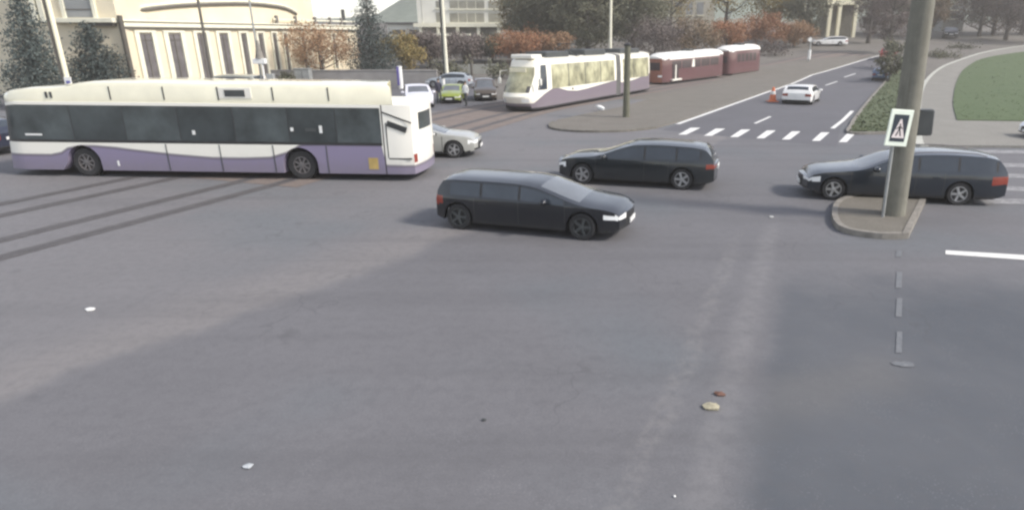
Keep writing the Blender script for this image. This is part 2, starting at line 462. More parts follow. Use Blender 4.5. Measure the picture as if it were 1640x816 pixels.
# ------------------------------------------------------------------ ground sheets
def asphalt(name, base, var=.12, marks=True, dark=None):
    t = NT(name); co = t.coord(); sp = t.n('ShaderNodeSeparateXYZ'); t.l(co, sp.inputs[0])
    n1 = t.noise(.35, 6, .6); n2 = t.noise(38, 3, .7); n3 = t.noise(2.2, 5, .65)
    c = t.ramp(n1, [(.28, tuple(q*(1-var) for q in base)), (.5, base), (.74, tuple(q*(1+var) for q in base))])
    c = t.mix(t.math('MULTIPLY', t.smooth(n3, .45, .75), .30), c, tuple(q*1.22 for q in base))
    c = t.mix(.26, c, t.ramp(n2, [(.3, tuple(q*.55 for q in base)), (.7, tuple(q*1.55 for q in base))]))
    def sd(p, q, amp, sc):                       # signed distance to the line p-q, edge roughened
        nx, ny = -(q.y-p.y), (q.x-p.x); L = math.hypot(nx, ny); nx /= L; ny /= L
        d = t.math('ADD', t.math('MULTIPLY', sp.outputs[0], nx), t.math('MULTIPLY', sp.outputs[1], ny))
        d = t.math('SUBTRACT', d, nx*p.x+ny*p.y)
        return t.math('ADD', d, t.math('MULTIPLY', t.math('SUBTRACT', t.noise(sc, 4), .5), amp))
    if marks:
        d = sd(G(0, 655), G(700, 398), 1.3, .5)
        pale = t.smooth(d, -.15, .45)            # paler tone beyond a rough diagonal line
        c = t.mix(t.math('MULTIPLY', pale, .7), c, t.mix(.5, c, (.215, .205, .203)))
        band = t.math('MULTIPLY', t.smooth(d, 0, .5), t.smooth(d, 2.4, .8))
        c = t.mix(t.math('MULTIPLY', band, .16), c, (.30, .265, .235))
        blue = t.smooth(t.noise(.16, 2), .48, .68)
        c = t.mix(t.math('MULTIPLY', blue, .40), c, (.110, .136, .150))
        # long faint wheel tracks along the driving direction
        w = t.n('ShaderNodeMapping'); w.inputs['Rotation'].default_value = (0, 0, R(-38)); w.inputs['Scale'].default_value = (.06, 1.1, 1)
        t.l(co, w.inputs['Vector']); tr = t.noise(1, 3, .5, w.outputs[0])
        c = t.mix(t.math('MULTIPLY', t.smooth(tr, .50, .70), .28), c, tuple(q*.68 for q in base))
        rt = sd(Vector((5.35, 16.6, 0)), Vector((1.80, 6.6, 0)), .30, 2.2)      # newer, darker patch of surfacing on the right
        k = t.math('MULTIPLY', t.smooth(rt, .05, .55), t.smooth(t.math('ADD', sp.outputs[1], t.math('MULTIPLY', t.noise(.7, 3), 1.6)), 13.9, 11.2))
        c = t.mix(t.math('MULTIPLY', k, .92), c, t.mix(t.smooth(n1, .3, .7), (.070, .078, .090), (.096, .102, .112)))
        pl = sd(G(1180, 655), G(1450, 590), .8, 1.1)
        k = t.math('MULTIPLY', t.math('MULTIPLY', k, t.smooth(t.math('ABSOLUTE', pl), .9, .1)), t.smooth(sp.outputs[0], 5.2, 4.2))
        c = t.mix(t.math('MULTIPLY', k, .28), c, (.17, .16, .145))
        seam = sd(Vector((5.2, 16.6, 0)), Vector((1.62, 6.6, 0)), .35, 1.3)
        k = t.math('MULTIPLY', t.smooth(t.math('ABSOLUTE', seam), .32, .04), t.smooth(sp.outputs[1], 17.0, 14.5))
        c = t.mix(t.math('MULTIPLY', k, t.math('MULTIPLY', t.smooth(t.noise(3, 5, .7), .2, .65), .30)), c, (.25, .242, .238))
        seam2 = sd(Vector((4.3, 16.2, 0)), Vector((.85, 6.6, 0)), .5, .9)
        k = t.math('MULTIPLY', t.smooth(t.math('ABSOLUTE', seam2), .22, .05), t.smooth(sp.outputs[1], 16.5, 12.5))
        c = t.mix(t.math('MULTIPLY', k, t.math('MULTIPLY', t.smooth(t.noise(4, 5, .7), .35, .7), .35)), c, (.25, .24, .23))
    mm_ = t.noise(5.5, 6, .75)                                # mottled binder and stone, plus scattered stones
    c = t.mix(t.math('MULTIPLY', t.smooth(mm_, .42, .66), .30), c, tuple(q*.70 for q in base))
    vs = t.n('ShaderNodeTexVoronoi'); vs.inputs['Scale'].default_value = 26; t.l(co, vs.inputs['Vector'])
    c = t.mix(t.math('MULTIPLY', t.smooth(vs.outputs['Distance'], .28, .12), t.math('MULTIPLY', t.smooth(t.noise(1.7, 3), .45, .65), .45)), c, tuple(min(1, q*1.7) for q in base))
    # hairline cracks
    v = t.n('ShaderNodeTexVoronoi', feature='DISTANCE_TO_EDGE'); v.inputs['Scale'].default_value = .33
    wv = t.n('ShaderNodeVectorMath', operation='ADD'); t.l(co, wv.inputs[0])
    sc = t.n('ShaderNodeVectorMath', operation='SCALE'); nz = t.n('ShaderNodeTexNoise'); nz.inputs['Scale'].default_value = 1.1
    t.l(co, nz.inputs['Vector']); t.l(nz.outputs['Color'], sc.inputs[0]); sc.inputs['Scale'].default_value = 1.6
    t.l(sc.outputs[0], wv.inputs[1]); t.l(wv.outputs[0], v.inputs['Vector'])
    cr = t.math('MULTIPLY', t.smooth(v.outputs['Distance'], .010, .002), t.math('MULTIPLY', t.smooth(t.noise(.23, 2), .47, .58), .26))
    c = t.mix(cr, c, tuple(q*.45 for q in base))
    # oil drips and patches
    st = t.math('MULTIPLY', t.smooth(t.noise(.9, 3, .5), .66, .74), .35)
    c = t.mix(st, c, tuple(q*.6 for q in base))
    t.base(c); t.rough(t.math('ADD', t.math('MULTIPLY', n3, .25), .68)); t.b.inputs['Specular IOR Level'].default_value = .35
    t.bump(n2, .25, .006)
    return t.m

def ground_mat(name, c1, c2, sc=.8, bump=.3):
    t = NT(name); n = t.noise(sc, 6, .65); m = t.noise(sc*14, 4, .7)
    c = t.ramp(n, [(.3, c1), (.7, c2)]); c = t.mix(.3, c, t.ramp(m, [(.3, tuple(q*.5 for q in c1)), (.7, tuple(q*1.4 for q in c2))]))
    t.base(c); t.rough(.95); t.bump(m, bump, .02); t.b.inputs['Specular IOR Level'].default_value = .2
    return t.m

def worn(name, col, under, lo=.38, hi=.62, sc=5):
    t = NT(name); n = t.noise(sc, 6, .75); w = t.noise(60, 2)
    c = t.mix(t.smooth(n, lo, hi), under, col); c = t.mix(.12, c, t.ramp(w, [(.3, (.1, .1, .1)), (.7, (.9, .9, .9))]))
    t.base(c); t.rough(.75); return t.m

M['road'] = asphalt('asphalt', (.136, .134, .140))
M['road2'] = asphalt('asphalt_blue', (.112, .111, .120), marks=False)
M['bed'] = ground_mat('track_bed', (.16, .135, .12), (.215, .18, .16), 1.2)
M['reserve'] = ground_mat('dry_reservation', (.145, .135, .117), (.185, .172, .152), .7)
M['path'] = ground_mat('path_slabs', (.20, .195, .175), (.255, .245, .22), .6)
M['lawn'] = ground_mat('lawn_soil', (.078, .112, .054), (.098, .130, .066), .35)
M['verge'] = ground_mat('verge_soil', (.075, .098, .052), (.105, .122, .072), .6)
M['earth'] = ground_mat('earth', (.13, .122, .11), (.18, .168, .15), .2)
M['line'] = worn('road_paint', (.72, .71, .67), (.16, .16, .16), .26, .42, 7)
M['oldline'] = worn('worn_road_paint', (.30, .295, .295), (.13, .128, .13), .40, .66, 4)
M['ghost'] = worn('ghost_road_paint', (.106, .112, .120), (.082, .090, .100), .42, .68, 5)
M['rail'] = mat('rail_steel', (.075, .068, .066), .5, .4)
M['groove'] = ground_mat('rail_groove', (.090, .086, .087), (.135, .129, .130), 2)
M['hill'] = ground_mat('hill_green', (.14, .17, .13), (.24, .26, .22), .03)

def sheet(name, poly, off, m, skirt=0, kind='structure'):
    bm = bmesh.new()
    vs = [bm.verts.new((p[0], p[1], 0)) for p in poly]
    f = bm.faces.new(vs)
    if f.normal.z < 0: f.normal_flip()
    y = math.floor(min(p[1] for p in poly)/4)*4+4; top = max(p[1] for p in poly)
    while y < top:
        if y >= 52:
            bmesh.ops.bisect_plane(bm, geom=bm.verts[:]+bm.edges[:]+bm.faces[:], plane_co=(0, y, 0), plane_no=(0, 1, 0))
        y += 4
    if skirt:
        r = bmesh.ops.extrude_face_region(bm, geom=bm.faces[:])
        nv = {e for e in r['geom'] if isinstance(e, bmesh.types.BMVert)}
        for v in bm.verts: v.co.z = terr(v.co.y)+(off if v in nv else off-skirt)
    else:
        for v in bm.verts: v.co.z = terr(v.co.y)+off
    bmesh.ops.triangulate(bm, faces=bm.faces[:])
    bmesh.ops.recalc_face_normals(bm, faces=bm.faces)
    if not skirt and bm.faces and sum(f.normal.z for f in bm.faces) < 0:
        bmesh.ops.reverse_faces(bm, faces=bm.faces[:])
    me = bpy.data.meshes.new(name); bm.to_mesh(me); bm.free(); me.materials.append(m)
    o = bpy.data.objects.new(name, me); C.objects.link(o); o['kind'] = kind
    return o
def GP(*pts): return [(lambda v: (v.x, v.y))(G(*p)) for p in pts]
def strip(pts, w0, w1=None):
    """ribbon polygon along world points"""
    w1 = w0 if w1 is None else w1
    P = [Vector((p[0], p[1])) for p in pts]; a, b = [], []
    for i, p in enumerate(P):
        d = (P[min(i+1, len(P)-1)]-P[max(i-1, 0)]).normalized(); n = Vector((-d.y, d.x))
        a.append(tuple(p+n*w0/2)); b.append(tuple(p-n*w1/2))
    return a+b[::-1]
def smoothline(pts, n=8):
    P = [Vector((p[0], p[1], 0)) for p in pts]; out = []
    for i in range(len(P)-1):
        p0, p1, p2, p3 = P[max(i-1, 0)], P[i], P[i+1], P[min(i+2, len(P)-1)]
        for k in range(n):
            t = k/n
            v = .5*((2*p1)+(p2-p0)*t+(2*p0-5*p1+4*p2-p3)*t*t+(3*p1-p0-3*p2+p3)*t**3); out.append((v.x, v.y))
    out.append((P[-1].x, P[-1].y)); return out
def multi_sheet(name, polys, off, m):
    bmx = MB()
    for poly in polys:
        o = sheet('tmp_strip', poly, off, m); me = o.data
        for f in me.polygons: bmx.face([tuple(me.vertices[i].co) for i in f.vertices], 0, False)
        bpy.data.objects.remove(o); bpy.data.meshes.remove(me)
    o = bmx.build(name, m); o['kind'] = 'structure'; return o

sheet('ground', [(-220, -25), (220, -25), (260, 210), (-260, 210)], 0, M['earth'])
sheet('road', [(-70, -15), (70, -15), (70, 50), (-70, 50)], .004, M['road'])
sheet('car_park', [(-60, 42), (-6.5, 42), (-9, 70), (-60, 70)], .008, M['road2'])
# right-hand avenue, from the crossing up the hill
edge_l = GP((1060, 209), (1085, 199), (1228, 148), (1300, 120.5), (1380, 97), (1420, 86))
edge_r = GP((1340, 235), (1345, 205), (1368, 182), (1397, 150), (1425, 118), (1440, 92))
sheet('avenue', edge_l+edge_r[::-1], .008, M['road2'])
#sheet('side_street', GP((1241, 428), (1400, 432), (1640, 442), (1760, 446), (1760, 840), (1078, 840), (1092, 800), (1168, 640), (1212, 500)), .009, M['road3'])
# tram reservation with its worn kerb
resv = GP((880, 203), (893, 209), (935, 212), (1000, 211), (1050, 206))+[(p[0]-.25, p[1]+.05) for p in edge_l[1:5]]+GP((1375, 90), (1290, 96), (1200, 111), (1090, 145), (1000, 172), (930, 186), (893, 194))
sheet('tram_reservation', resv, .09, M['reserve'], skirt=.09)
sheet('reservation_kerb', strip(smoothline(GP((885, 197), (881, 203), (892, 208.5), (935, 212), (1000, 211), (1050, 206)), 5), .18), .105, M['kerbdark'], skirt=.1)
# tracks
trk1 = smoothline([(-14.6, 9.0), (-13.5, 13.1), (-10.7, 20.65), (-7.0, 31.5), (-3.2, 42.6), (1.2, 50.5), (5.4, 57.7), (8.9, 63.0), (15.6, 70), (26, 80), (40, 96)], 6)
def offs(line, d):
    out = []
    P = [Vector(p) for p in line]
    for i, p in enumerate(P):
        t = (P[min(i+1, len(P)-1)]-P[max(i-1, 0)]).normalized(); out.append(tuple(p+Vector((-t.y, t.x))*d))
    return out
sheet('track_bed', strip(offs(trk1, 1.7)[12:], 6.8), .013, M['bed'])
rl = [-.72, .72, 3.25, 4.7]
multi_sheet('rail_groove', [strip(offs(trk1, d), .44) for d in rl], .017, M['groove'])
multi_sheet('tram_rails', [strip(offs(trk1, d), .065) for d in rl], .021, M['rail'])
# paint
sheet('edge_line', strip(edge_l[1:], .26, .26), .013, M['line'])
rl2 = GP((1333, 206), (1350, 193), (1365, 178), (1395, 150))
sheet('kerb_line', strip(rl2[:3], .22), .013, M['line'])
dash = []
for a, b in (((1209, 198), (1234, 187)), ((1322, 137), (1341, 130.5)), ((1352, 124), (1370, 118))):
    dash.append(strip(GP(a, b), .17))
multi_sheet('lane_dashes', dash, .013, M['line'])
zeb = []
for x0 in (1086, 1127, 1169, 1211, 1252, 1300, 1343):
    k = (x0-1086)/257; y0 = 216+12*k; y1 = 205+9*k
    zeb.append(GP((x0, y0), (x0+13, y0), (x0+36-k*9, y1), (x0+20-k*6, y1)))
multi_sheet('crosswalk', zeb, .013, M['line'])
multi_sheet('far_crosswalk', [GP((1560, y), (1700, y+2), (1700, y+2+h), (1560, y+h)) for y, h in ((240, 5), (261, 6), (278, 6), (298, 7), (318, 8))], .009, M['oldline'])
multi_sheet('stop_line', [GP((1514, 401.5), (1700, 413), (1700, 421), (1514, 408))], .014, M['line'])
multi_sheet('faded_lane_line', [GP((1436, a), (1445, a), (1444, b), (1434, b)) for a, b in ((402, 412), (436, 462), (478, 508), (532, 566))], .014, M['ghost'])
# median strip, pavement and lawn on the right
med = GP((1358, 214), (1372, 188), (1402, 150), (1428, 118), (1444, 92), (1462, 92), (1462, 120), (1462, 170), (1464, 213))
sheet('median_strip', med, .10, M['verge'], skirt=.1)
sheet('median_kerb', strip(smoothline(GP((1464, 213), (1400, 215), (1360, 214), (1364, 202), (1372, 188), (1402, 150), (1428, 118)), 4), .2), .12, M['kerb'], skirt=.12)
sheet('pavement', GP((1470, 236), (1471, 170), (1480, 135), (1502, 112), (1535, 97), (1590, 81), (1680, 68), (1700, 72), (1700, 238)), .11, M['path'], skirt=.11)
sheet('pavement_kerb', strip(smoothline(GP((1480, 237), (1470, 225), (1470.5, 172), (1480, 136), (1502, 113), (1535, 98), (1590, 82), (1680, 69)), 5), .34), .125, mat('pale_kerb', (.42, .42, .37), .9), skirt=.12)
lawn_poly = smoothline(GP((1532, 196), (1526, 165), (1533, 130), (1550, 108), (1590, 92), (1700, 77)), 4)+GP((1760, 78), (1760, 199))
sheet('lawn', lawn_poly, .16, M['lawn'], skirt=.16)

# grass blades (one mass)
def inside(p, poly):
    c = False; j = len(poly)-1
    for i in range(len(poly)):
        if (poly[i][1] > p[1]) != (poly[j][1] > p[1]) and p[0] < (poly[j][0]-poly[i][0])*(p[1]-poly[i][1])/(poly[j][1]-poly[i][1])+poly[i][0]: c = not c
        j = i
    return c
def grass(name, poly, n, h, m, z0):
    mb = MB(); xs = [p[0] for p in poly]; ys = [p[1] for p in poly]; k = 0
    while k < n:
        x = random.uniform(min(xs), max(xs)); y = min(ys)+(max(ys)-min(ys))*random.random()**1.8
        if not inside((x, y), poly): continue
        k += 1; a = random.uniform(0, 6.28); w = random.uniform(.03, .07)*(1+y/60); hh = h*random.uniform(.4, 1.3)
        z = terr(y)+z0; dx, dy = math.cos(a)*w, math.sin(a)*w; lx, ly = random.gauss(0, .06), random.gauss(0, .06)
        mb.face([(x-dx, y-dy, z), (x+dx, y+dy, z), (x+lx, y+ly, z+hh)], 0, False)
    o = mb.build(name, m); o['kind'] = 'stuff'; return o
GRASSM = leaf_mat('grass_blades', [(.09, .125, .06), (.11, .14, .07), (.12, .145, .075)])
tag(grass('grass', lawn_poly, 1500, .03, GRASSM, .16), 'mown dark green grass on the verge beside the curved pavement', 'grass', kind='stuff')
tag(grass('median_grass', med, 2200, .06, leaf_mat('verge_blades', [(.085, .11, .055), (.11, .13, .07), (.13, .14, .08)]), .10), 'rough patchy grass on the median behind the concrete pole', 'grass', kind='stuff')

# traffic island
isl = smoothline(GP((1478, 323), (1400, 316), (1350, 325), (1336, 345), (1348, 370), (1400, 381), (1449, 382)), 5)+GP((1464, 352))
sheet('traffic_island', isl, .13, ground_mat('island_slabs', (.13, .122, .102), (.185, .17, .145), 1.5), skirt=.13)
sheet('island_kerb', strip(isl+[isl[0]], .15), .15, M['kerb'], skirt=.15)

# ------------------------------------------------------------------ bus
def pieces(parts, root, names, mats, body_mats):
    body = MB()
    for i, k in enumerate(body_mats[0]):
        mb = parts.pop(k, None)
        if mb:
            for f, _ in mb.f: body.face([mb.v[a] for a in f], i)
    body.build(names, body_mats[1], root, True)
    out = {}
    for k, mb in parts.items():
        n = k if isinstance(k, str) else k[0]
        out[k] = mb.build(n, mats[n], root, True)
    return out

def build_bus():
    A, B = (493, 288), (150, 283); W = 2.45
    loc, yaw, wb = near_side(A, B, W, .04)
    loc = loc-Vector((.14, 0, 0))
    root = thing('city_bus', 'white and purple city bus with dark window band and tall roof fairing crossing the junction', 'bus', loc, yaw)
    a3, b3 = G(*A), G(*B)
    def L(px, py): return onplane(a3, b3, px, py)           # (local x, z) on the near side
    hwid = W/2; xr, xf = -3.85, wb+2.52; ra = .60
    def bot(x):
        z = .24
        for c in (0, wb):
            d = abs(x-c)
            if d < ra: z = max(z, .5+math.sqrt(ra*ra-d*d)*.98)
        return z
    def hw(x, z):
        a = max(0, (x-(xf-.7))/.7); b = max(0, (xr+.5-x)/.5)
        return hwid*(1-.16*a**2.6-.07*b**2.5)*(1-.018*max(0, z-1.2)-.02*max(0, .5-z))
    top = lin([(xr, 2.62), (xf-.5, 2.66), (xf, 2.60)])
    panes = [-2.87, -1.35, .25, 2.1, 4.0, 5.9, 7.75, xf-.12]
    fe = [q+s for q in panes for s in (-.016, .016)]+[-2.93]
    xs = set(fe) | {xr, xf}
    for c in (0, wb):
        for k in range(-8, 9): xs.add(round(c+ra*math.sin(k*math.pi/16), 3))
    x = xr
    while x < xf:
        if all(abs(x-q) > .05 for q in fe): xs.add(round(x, 3))
        x += .3
    for q in (.06, .14, .24, .36, .5): xs.add(xf-q)
    xs = sorted(xs)
    def deform(p):
        x, y, z = p
        if x > xf-1.0: x += .30*((x-(xf-1.0)))*max(0, (2.5-z)/2.0)
        return (x, y, z)
    def cls(kind, x, y, z, t, sg):
        if kind == 'lip': return 'black'
        if kind == 'up':
            if -2.93 < x < -2.87: return 'black'
            if x > -2.87 and t < .94:
                for i in range(len(panes)-1):
                    if panes[i]+.015 < x < panes[i+1]-.015 and t > .06: return ('side_window', sg, i)
                return 'black'
            return 'body'
        if kind == 'low':
            if -2.93 < x < -2.87: return 'black'
            return 'body'
        if kind == 'front':
            if z > .95 and z < 2.35: return 'windscreen' if abs(y) < hwid*.93 else 'black'
            if .55 < z < .80 and abs(y) > .75: return ('headlight', sg)
            return 'body'
        if kind == 'rear':
            if 1.6 < z < 2.2 and abs(y) < .6: return 'rear_window'
            if .66 < z < .92 and abs(y) > 1.0: return ('tail_light', sg)
            return 'body'
        return 'body'
    parts = loft(xs, top, lambda x: 1.18, bot, hw, cls, n1=10, n2=14, n3=4, edge=.14, lip=.3, bulge=(.16, .13), deform=deform)
    pts = [(9.95, .74), (8.75, .74), (8.35, .82), (8.1, .97), (7.6, 1.06), (7.1, 1.06), (6.4, 1.01), (5.7, .93), (4.4, .80), (3.0, .70), (1.9, .70), (1.0, .74), (.45, .90), (.05, 1.10), (-.15, 1.19), (-.6, 1.20), (-2.84, 1.20), (-2.9, .52), (-3.8, .50)]
    livery = wave_mat('bus_livery', pts, xr-.3, xf+.6, (.80, .78, .70), (.225, .195, .290))
    livery.node_tree.nodes['Color Ramp'].color_ramp.interpolation = 'LINEAR'
    pieces(parts, root, 'body', {'side_window': M['busglass'], 'windscreen': M['busglass'], 'rear_window': M['busglass'], 'headlight': M['lens'], 'tail_light': M['red']},
           (('body', 'black'), [livery, M['black']]))
    g2 = mat('bus_glass_clearer', (.058, .070, .072), .13, 0, .5, .9)
    for o in root.children:
        if o.name.startswith('side_window'):
            xc = sum(v.co.x for v in o.data.vertices)/len(o.data.vertices)
            if xc > 8 or 4.0 < xc < 5.9 or xc < -1.35 or .25 < xc < 2.1: o.data.materials[0] = g2
    # underbody and wheel wells
    m = MB(); m.box(xr+.2, xf-.2, -hwid+.28, hwid-.28, .3, .9); m.build('underbody', M['black'], root)
    # roof fairing
    prof = [(xf+.06, 2.62, 2.64), (xf-.05, 2.62, 2.78), (xf-.35, 2.62, 2.89), (xf-1.1, 2.62, 2.98), (wb+.25, 2.62, 3.03), (wb+.02, 2.62, 3.06), (wb-.25, 2.62, 3.13), (wb-.8, 2.62, 3.18), (wb-2.8, 2.62, 3.18), (3.4, 2.62, 3.15), (0, 2.62, 3.14), (-3.15, 2.62, 3.12), (-3.27, 2.62, 3.05), (-3.3, 2.62, 2.64)]
    m = MB(); rs = []
    for x, z0, z1 in prof:
        w = hw(x, 2.6)-.02; c = min(.14, (z1-z0)*.6)
        k = 1.35 if x < -3.2 else (.7 if x < -3 else 0)          # the right-hand cowl stops a little earlier
        sx = lambda y: x+k*(w-y)/(2*w)
        rs.append([(x, -w, z0-.12), (x, -w, z1-c), (x, -w+c*.35, z1-c*.3), (x, -w+c*1.6, z1), (x, w-c*1.6, z1), (x, w-c*.35, z1-c*.3), (x, w, z1-c), (x, w, z0-.12)])
        rs[-1] = [(sx(q[1]), q[1], q[2]) for q in rs[-1]]
    m.rings(rs, 0, True, True, True)
    fr = m.build('roof_fairing', paint('bus_roof_paint', (.80, .765, .59), .0, .4), root, True)
    for px in (182, 268, 355, 443, 532):
        x, _ = L(px, 150); w = hw(x, 2.6)-.02
        for sg in (1, -1):
            s_ = MB(); s_.box(x-.018, x+.018, sg*w-.01, sg*w+.012, 2.60, 3.02); s_.build('panel_seam', M['black'], fr)
    for px in (277, 362, 447, 532):
        x, _ = L(px, 250); zt_ = 1.16
        for sg in (1, -1):
            s_ = MB(); s_.box(x-.014, x+.014, sg*hw(x, .8)-.02, sg*hw(x, .8)+.012, .26, zt_); s_.build('body_seam', M['darkgrey'], root)
    side = 1                                                     # near side is the bus's left (local +y)
    x, z = L(382, 145); w = hw(x, 2.6)-.02
    m = MB(); m.box(x-.55, x+.55, w-.01, w+.02, 2.66, 3.0, 0, bev=.006); m.box(x-.34, x+.34, w+.021, w+.035, 2.72, 2.93, 1)
    m.build('roof_vent', [M['white'], M['darkgrey']], root)
    m = MB(); x, z = L(83, 152)
    for dx in (-.14, .02): m.box(x+dx, x+dx+.07, hw(x, 2.6)-.03, hw(x, 2.6)+.004, z-.10, z+.10)
    m.build('fleet_number', M['darkgrey'], root)
    for px, py, a, b in ((318, 212, .05, .07), (521, 207, .05, .12), (62, 215, .30, .03), (475, 207, .05, .06), (505, 208, .18, .05)):
        x, z = L(px, py); y = hw(x, z)
        m = MB(); m.box(x-a, x+a, y-.004, y+.008, z-b, z+b); m.build('sticker_and_glint', M['plate'] if px != 505 else M['darkgrey'], root)  # pale quads: a sticker, plus reflections painted onto the glass
    x, z = L(198, 261); m = MB(); m.box(x-.03, x+.03, hw(x, z)-.004, hw(x, z)+.012, z-.09, z+.09); m.build('side_marker', M['plate'], root)
    x, z = L(606, 262); m = MB(); m.box(x-.16, x+.16, hw(x, z)-.004, hw(x, z)+.008, z-.18, z+.2); m.build('orange_patch', mat('ochre_patch', (.42, .30, .10), .5), root)  # small ochre patch low on the rear side
    # rear quarter: engine louvre, slanted seam, bumper strip
    m = MB(); xf_ = Matrix.Translation((-3.38, hw(-3.4, 1.9)+.002, 1.80)) @ Matrix.Rotation(R(-20), 4, 'Y')
    m.box(-.33, .33, -.02, .02, -.09, .09, 0, xf_)
    for k in range(-5, 6): m.box(k*.056-.008, k*.056+.008, .018, .030, -.08, .08, 1, xf_)
    m.build('engine_louvre', [M['darkgrey'], M['black']], root)
    m = MB(); xf_ = Matrix.Translation((-3.40, hw(-3.4, 2.0)+.002, 2.09)) @ Matrix.Rotation(R(-20), 4, 'Y')
    m.box(-.50, .50, -.015, .012, -.022, .022, 0, xf_)
    m.box(-3.04, -3.01, hw(-3, 1.3)-.01, hw(-3, 1.3)+.008, .78, 1.92); m.box(-3.8, -3.04, hw(-3.6, .8)-.03, hw(-3.4, .8)+.008, .74, .78)
    m.build('hatch_seam', M['black'], root)
    m = MB(); m.tube([(xf+.1, hwid-.05, 2.35), (xf+.5, hwid+.12, 2.3), (xf+.55, hwid+.14, 2.0)], .03, 6); m.box(xf+.46, xf+.64, hwid+.02, hwid+.26, 1.6, 2.02, bev=.03); m.build('mirror', M['black'], root, True)
    for x in (0, wb):
        for sg in (1, -1): wheel(root, x, sg*(hwid-.20), .49, .3, sg, M['greyrim'], 8, .58)
    # a few seats and rails seen as shapes behind the tinted glass are hidden by its tint: left out
    return root
build_bus()

# ------------------------------------------------------------------ trams
def build_tram():
    A, B = G(870, 178), G(1040, 146)
    d = (A-B).normalized(); n = Vector((d.y, -d.x, 0))
    if n.y < 0: n = -n
    W = 2.5; loc = A+n*W/2; yaw = math.atan2(d.y, d.x); Lt = (A-B).length
    root = thing('tram', 'white and purple articulated tram with wide front windscreen approaching the junction', 'tram', loc, yaw)
    hwid = W/2; xr, xf = -Lt-.1, .75
    j0, j1 = -11.7, -10.9
    def hw(x, z):
        a = max(0, (x-(xf-1.3))/1.3); b = max(0, (xr+.6-x)/.6)
        f = (1-.22*a**2.4-.06*b**2)*(1-.03*max(0, z-1.3)**2)
        if j0 < x < j1: f *= .93
        return hwid*f
    cab = (-.55, .25)
    panes = [-10.6, -8.2, -5.8, -3.4, -1.1]; panes2 = [xr+.35, -14.2, -12.05]
    fe = [q+s for q in panes+panes2 for s in (-.05, .05)]+list(cab)+[j0, j1]
    xs = set(round(q, 3) for q in fe) | {xr, xf}
    x = xr
    while x < xf:
        if all(abs(x-q) > .06 for q in fe): xs.add(round(x, 3))
        x += .3
    for q in (.06, .15, .28, .45): xs.add(xf-q)
    xs = sorted(xs)
    def deform(p):
        x, y, z = p
        if x > xf-1.3: x += (x-(xf-1.3))*(.35*max(0, 1.15-abs(z-.95))-.22*max(0, z-1.4))
        return (x, y, z)
    def cls(kind, x, y, z, t, sg):
        if kind == 'lip': return 'black'
        if j0 < x < j1: return 'bellows'
        if kind == 'up':
            if .03 < t < .80:
                if cab[0] < x < cab[1]: return ('cab_window', sg)
                for P, k in ((panes, 0), (panes2, 9)):
                    if P[0] < x < P[-1]:
                        for i in range(len(P)-1):
                            if P[i]+.04 < x < P[i+1]-.04: return ('side_window', sg, i+k)
                        return 'black' if x > P[0]+.06 and x < P[-1]-.06 else 'body'
            return 'body'
        if kind == 'low': return 'black' if z < .26 else 'body'
        if kind == 'front':
            if 1.2 < z < 2.72: return 'windscreen' if abs(y) < hwid*.70 else ('black' if abs(y) < hwid*.74 else 'body')
            if .62 < z < .85 and abs(y) > .55: return ('headlight', sg)
            if z < .32: return 'black'
            return 'body'
        if kind == 'rear':
            if 1.25 < z < 2.6 and abs(y) < 1.0: return 'rear_window'
            return 'body'
        return 'body'
    parts = loft(xs, lin([(xr, 3.3), (xf-.6, 3.3), (xf, 3.15)]), lambda x: 1.32, lambda x: .14, hw, cls, n1=10, n2=12, n3=4, edge=.16, lip=.1, bulge=(.35, .1), deform=deform)
    pts = [(1.6, .50), (.8, .52), (.3, .80), (-.2, 1.02), (-.9, 1.22), (-1.4, 1.34), (-2.0, 1.28), (-3.2, 1.03), (-4.6, .92), (-6, .97), (-8, 1.10), (-10, 1.24), (-10.9, 1.28), (-11.9, 1.05), (-13.5, 1.07), (-15, 1.20), (-16, 1.34), (xr, 1.5)]
    livery = wave_mat('tram_livery', pts, xr-.3, xf+.9, (.82, .79, .68), (.185, .155, .185))
    livery.node_tree.nodes['Color Ramp'].color_ramp.interpolation = 'LINEAR'
    pieces(parts, root, 'body', {'side_window': M['tramglass'], 'windscreen': M['tramglass'], 'rear_window': M['glass'], 'headlight': M['lens'], 'cab_window': M['glass'], 'bellows': mat('bellows_rubber', (.10, .10, .095), .8)},
           (('body', 'black'), [livery, M['black']]))
    m = MB(); m.box(xr+.3, .3, -.9, .9, .10, .5); m.build('underframe', M['black'], root)
    for x0, x1, h, c in ((-.7, .5, .16, 'white'), (-4.2, -1.2, .30, 'darkgrey'), (-9.8, -6.5, .34, 'darkgrey'), (-16.2, -12.4, .30, 'darkgrey')):
        m = MB(); m.box(x0, x1, -.8, .8, 3.2, 3.3+h, bev=.05); m.build('roof_unit', M[c], root)
    m = MB(); m.box(-5.6, -5.2, -.9, .9, 3.28, 3.34); m.tube([(-5.4, .5, 3.33), (-4.4, .5, 3.75), (-5.3, .45, 4.05)], .03, 6); m.tube([(-5.4, -.5, 3.33), (-4.4, -.5, 3.75), (-5.3, -.45, 4.05)], .03, 6)
    m.tube([(-5.3, -.8, 4.0), (-5.3, -.45, 4.06), (-5.3, .45, 4.06), (-5.3, .8, 4.0)], .025, 6); m.build('folded_pantograph', M['darkgrey'], root)
    # destination box behind the windscreen top, wiper frame and bars of the front
    m = MB(); m.box(xf+.15, xf+.20, -.62, .62, 2.42, 2.66, bev=.01); m.build('destination_box', M['cream'], root)
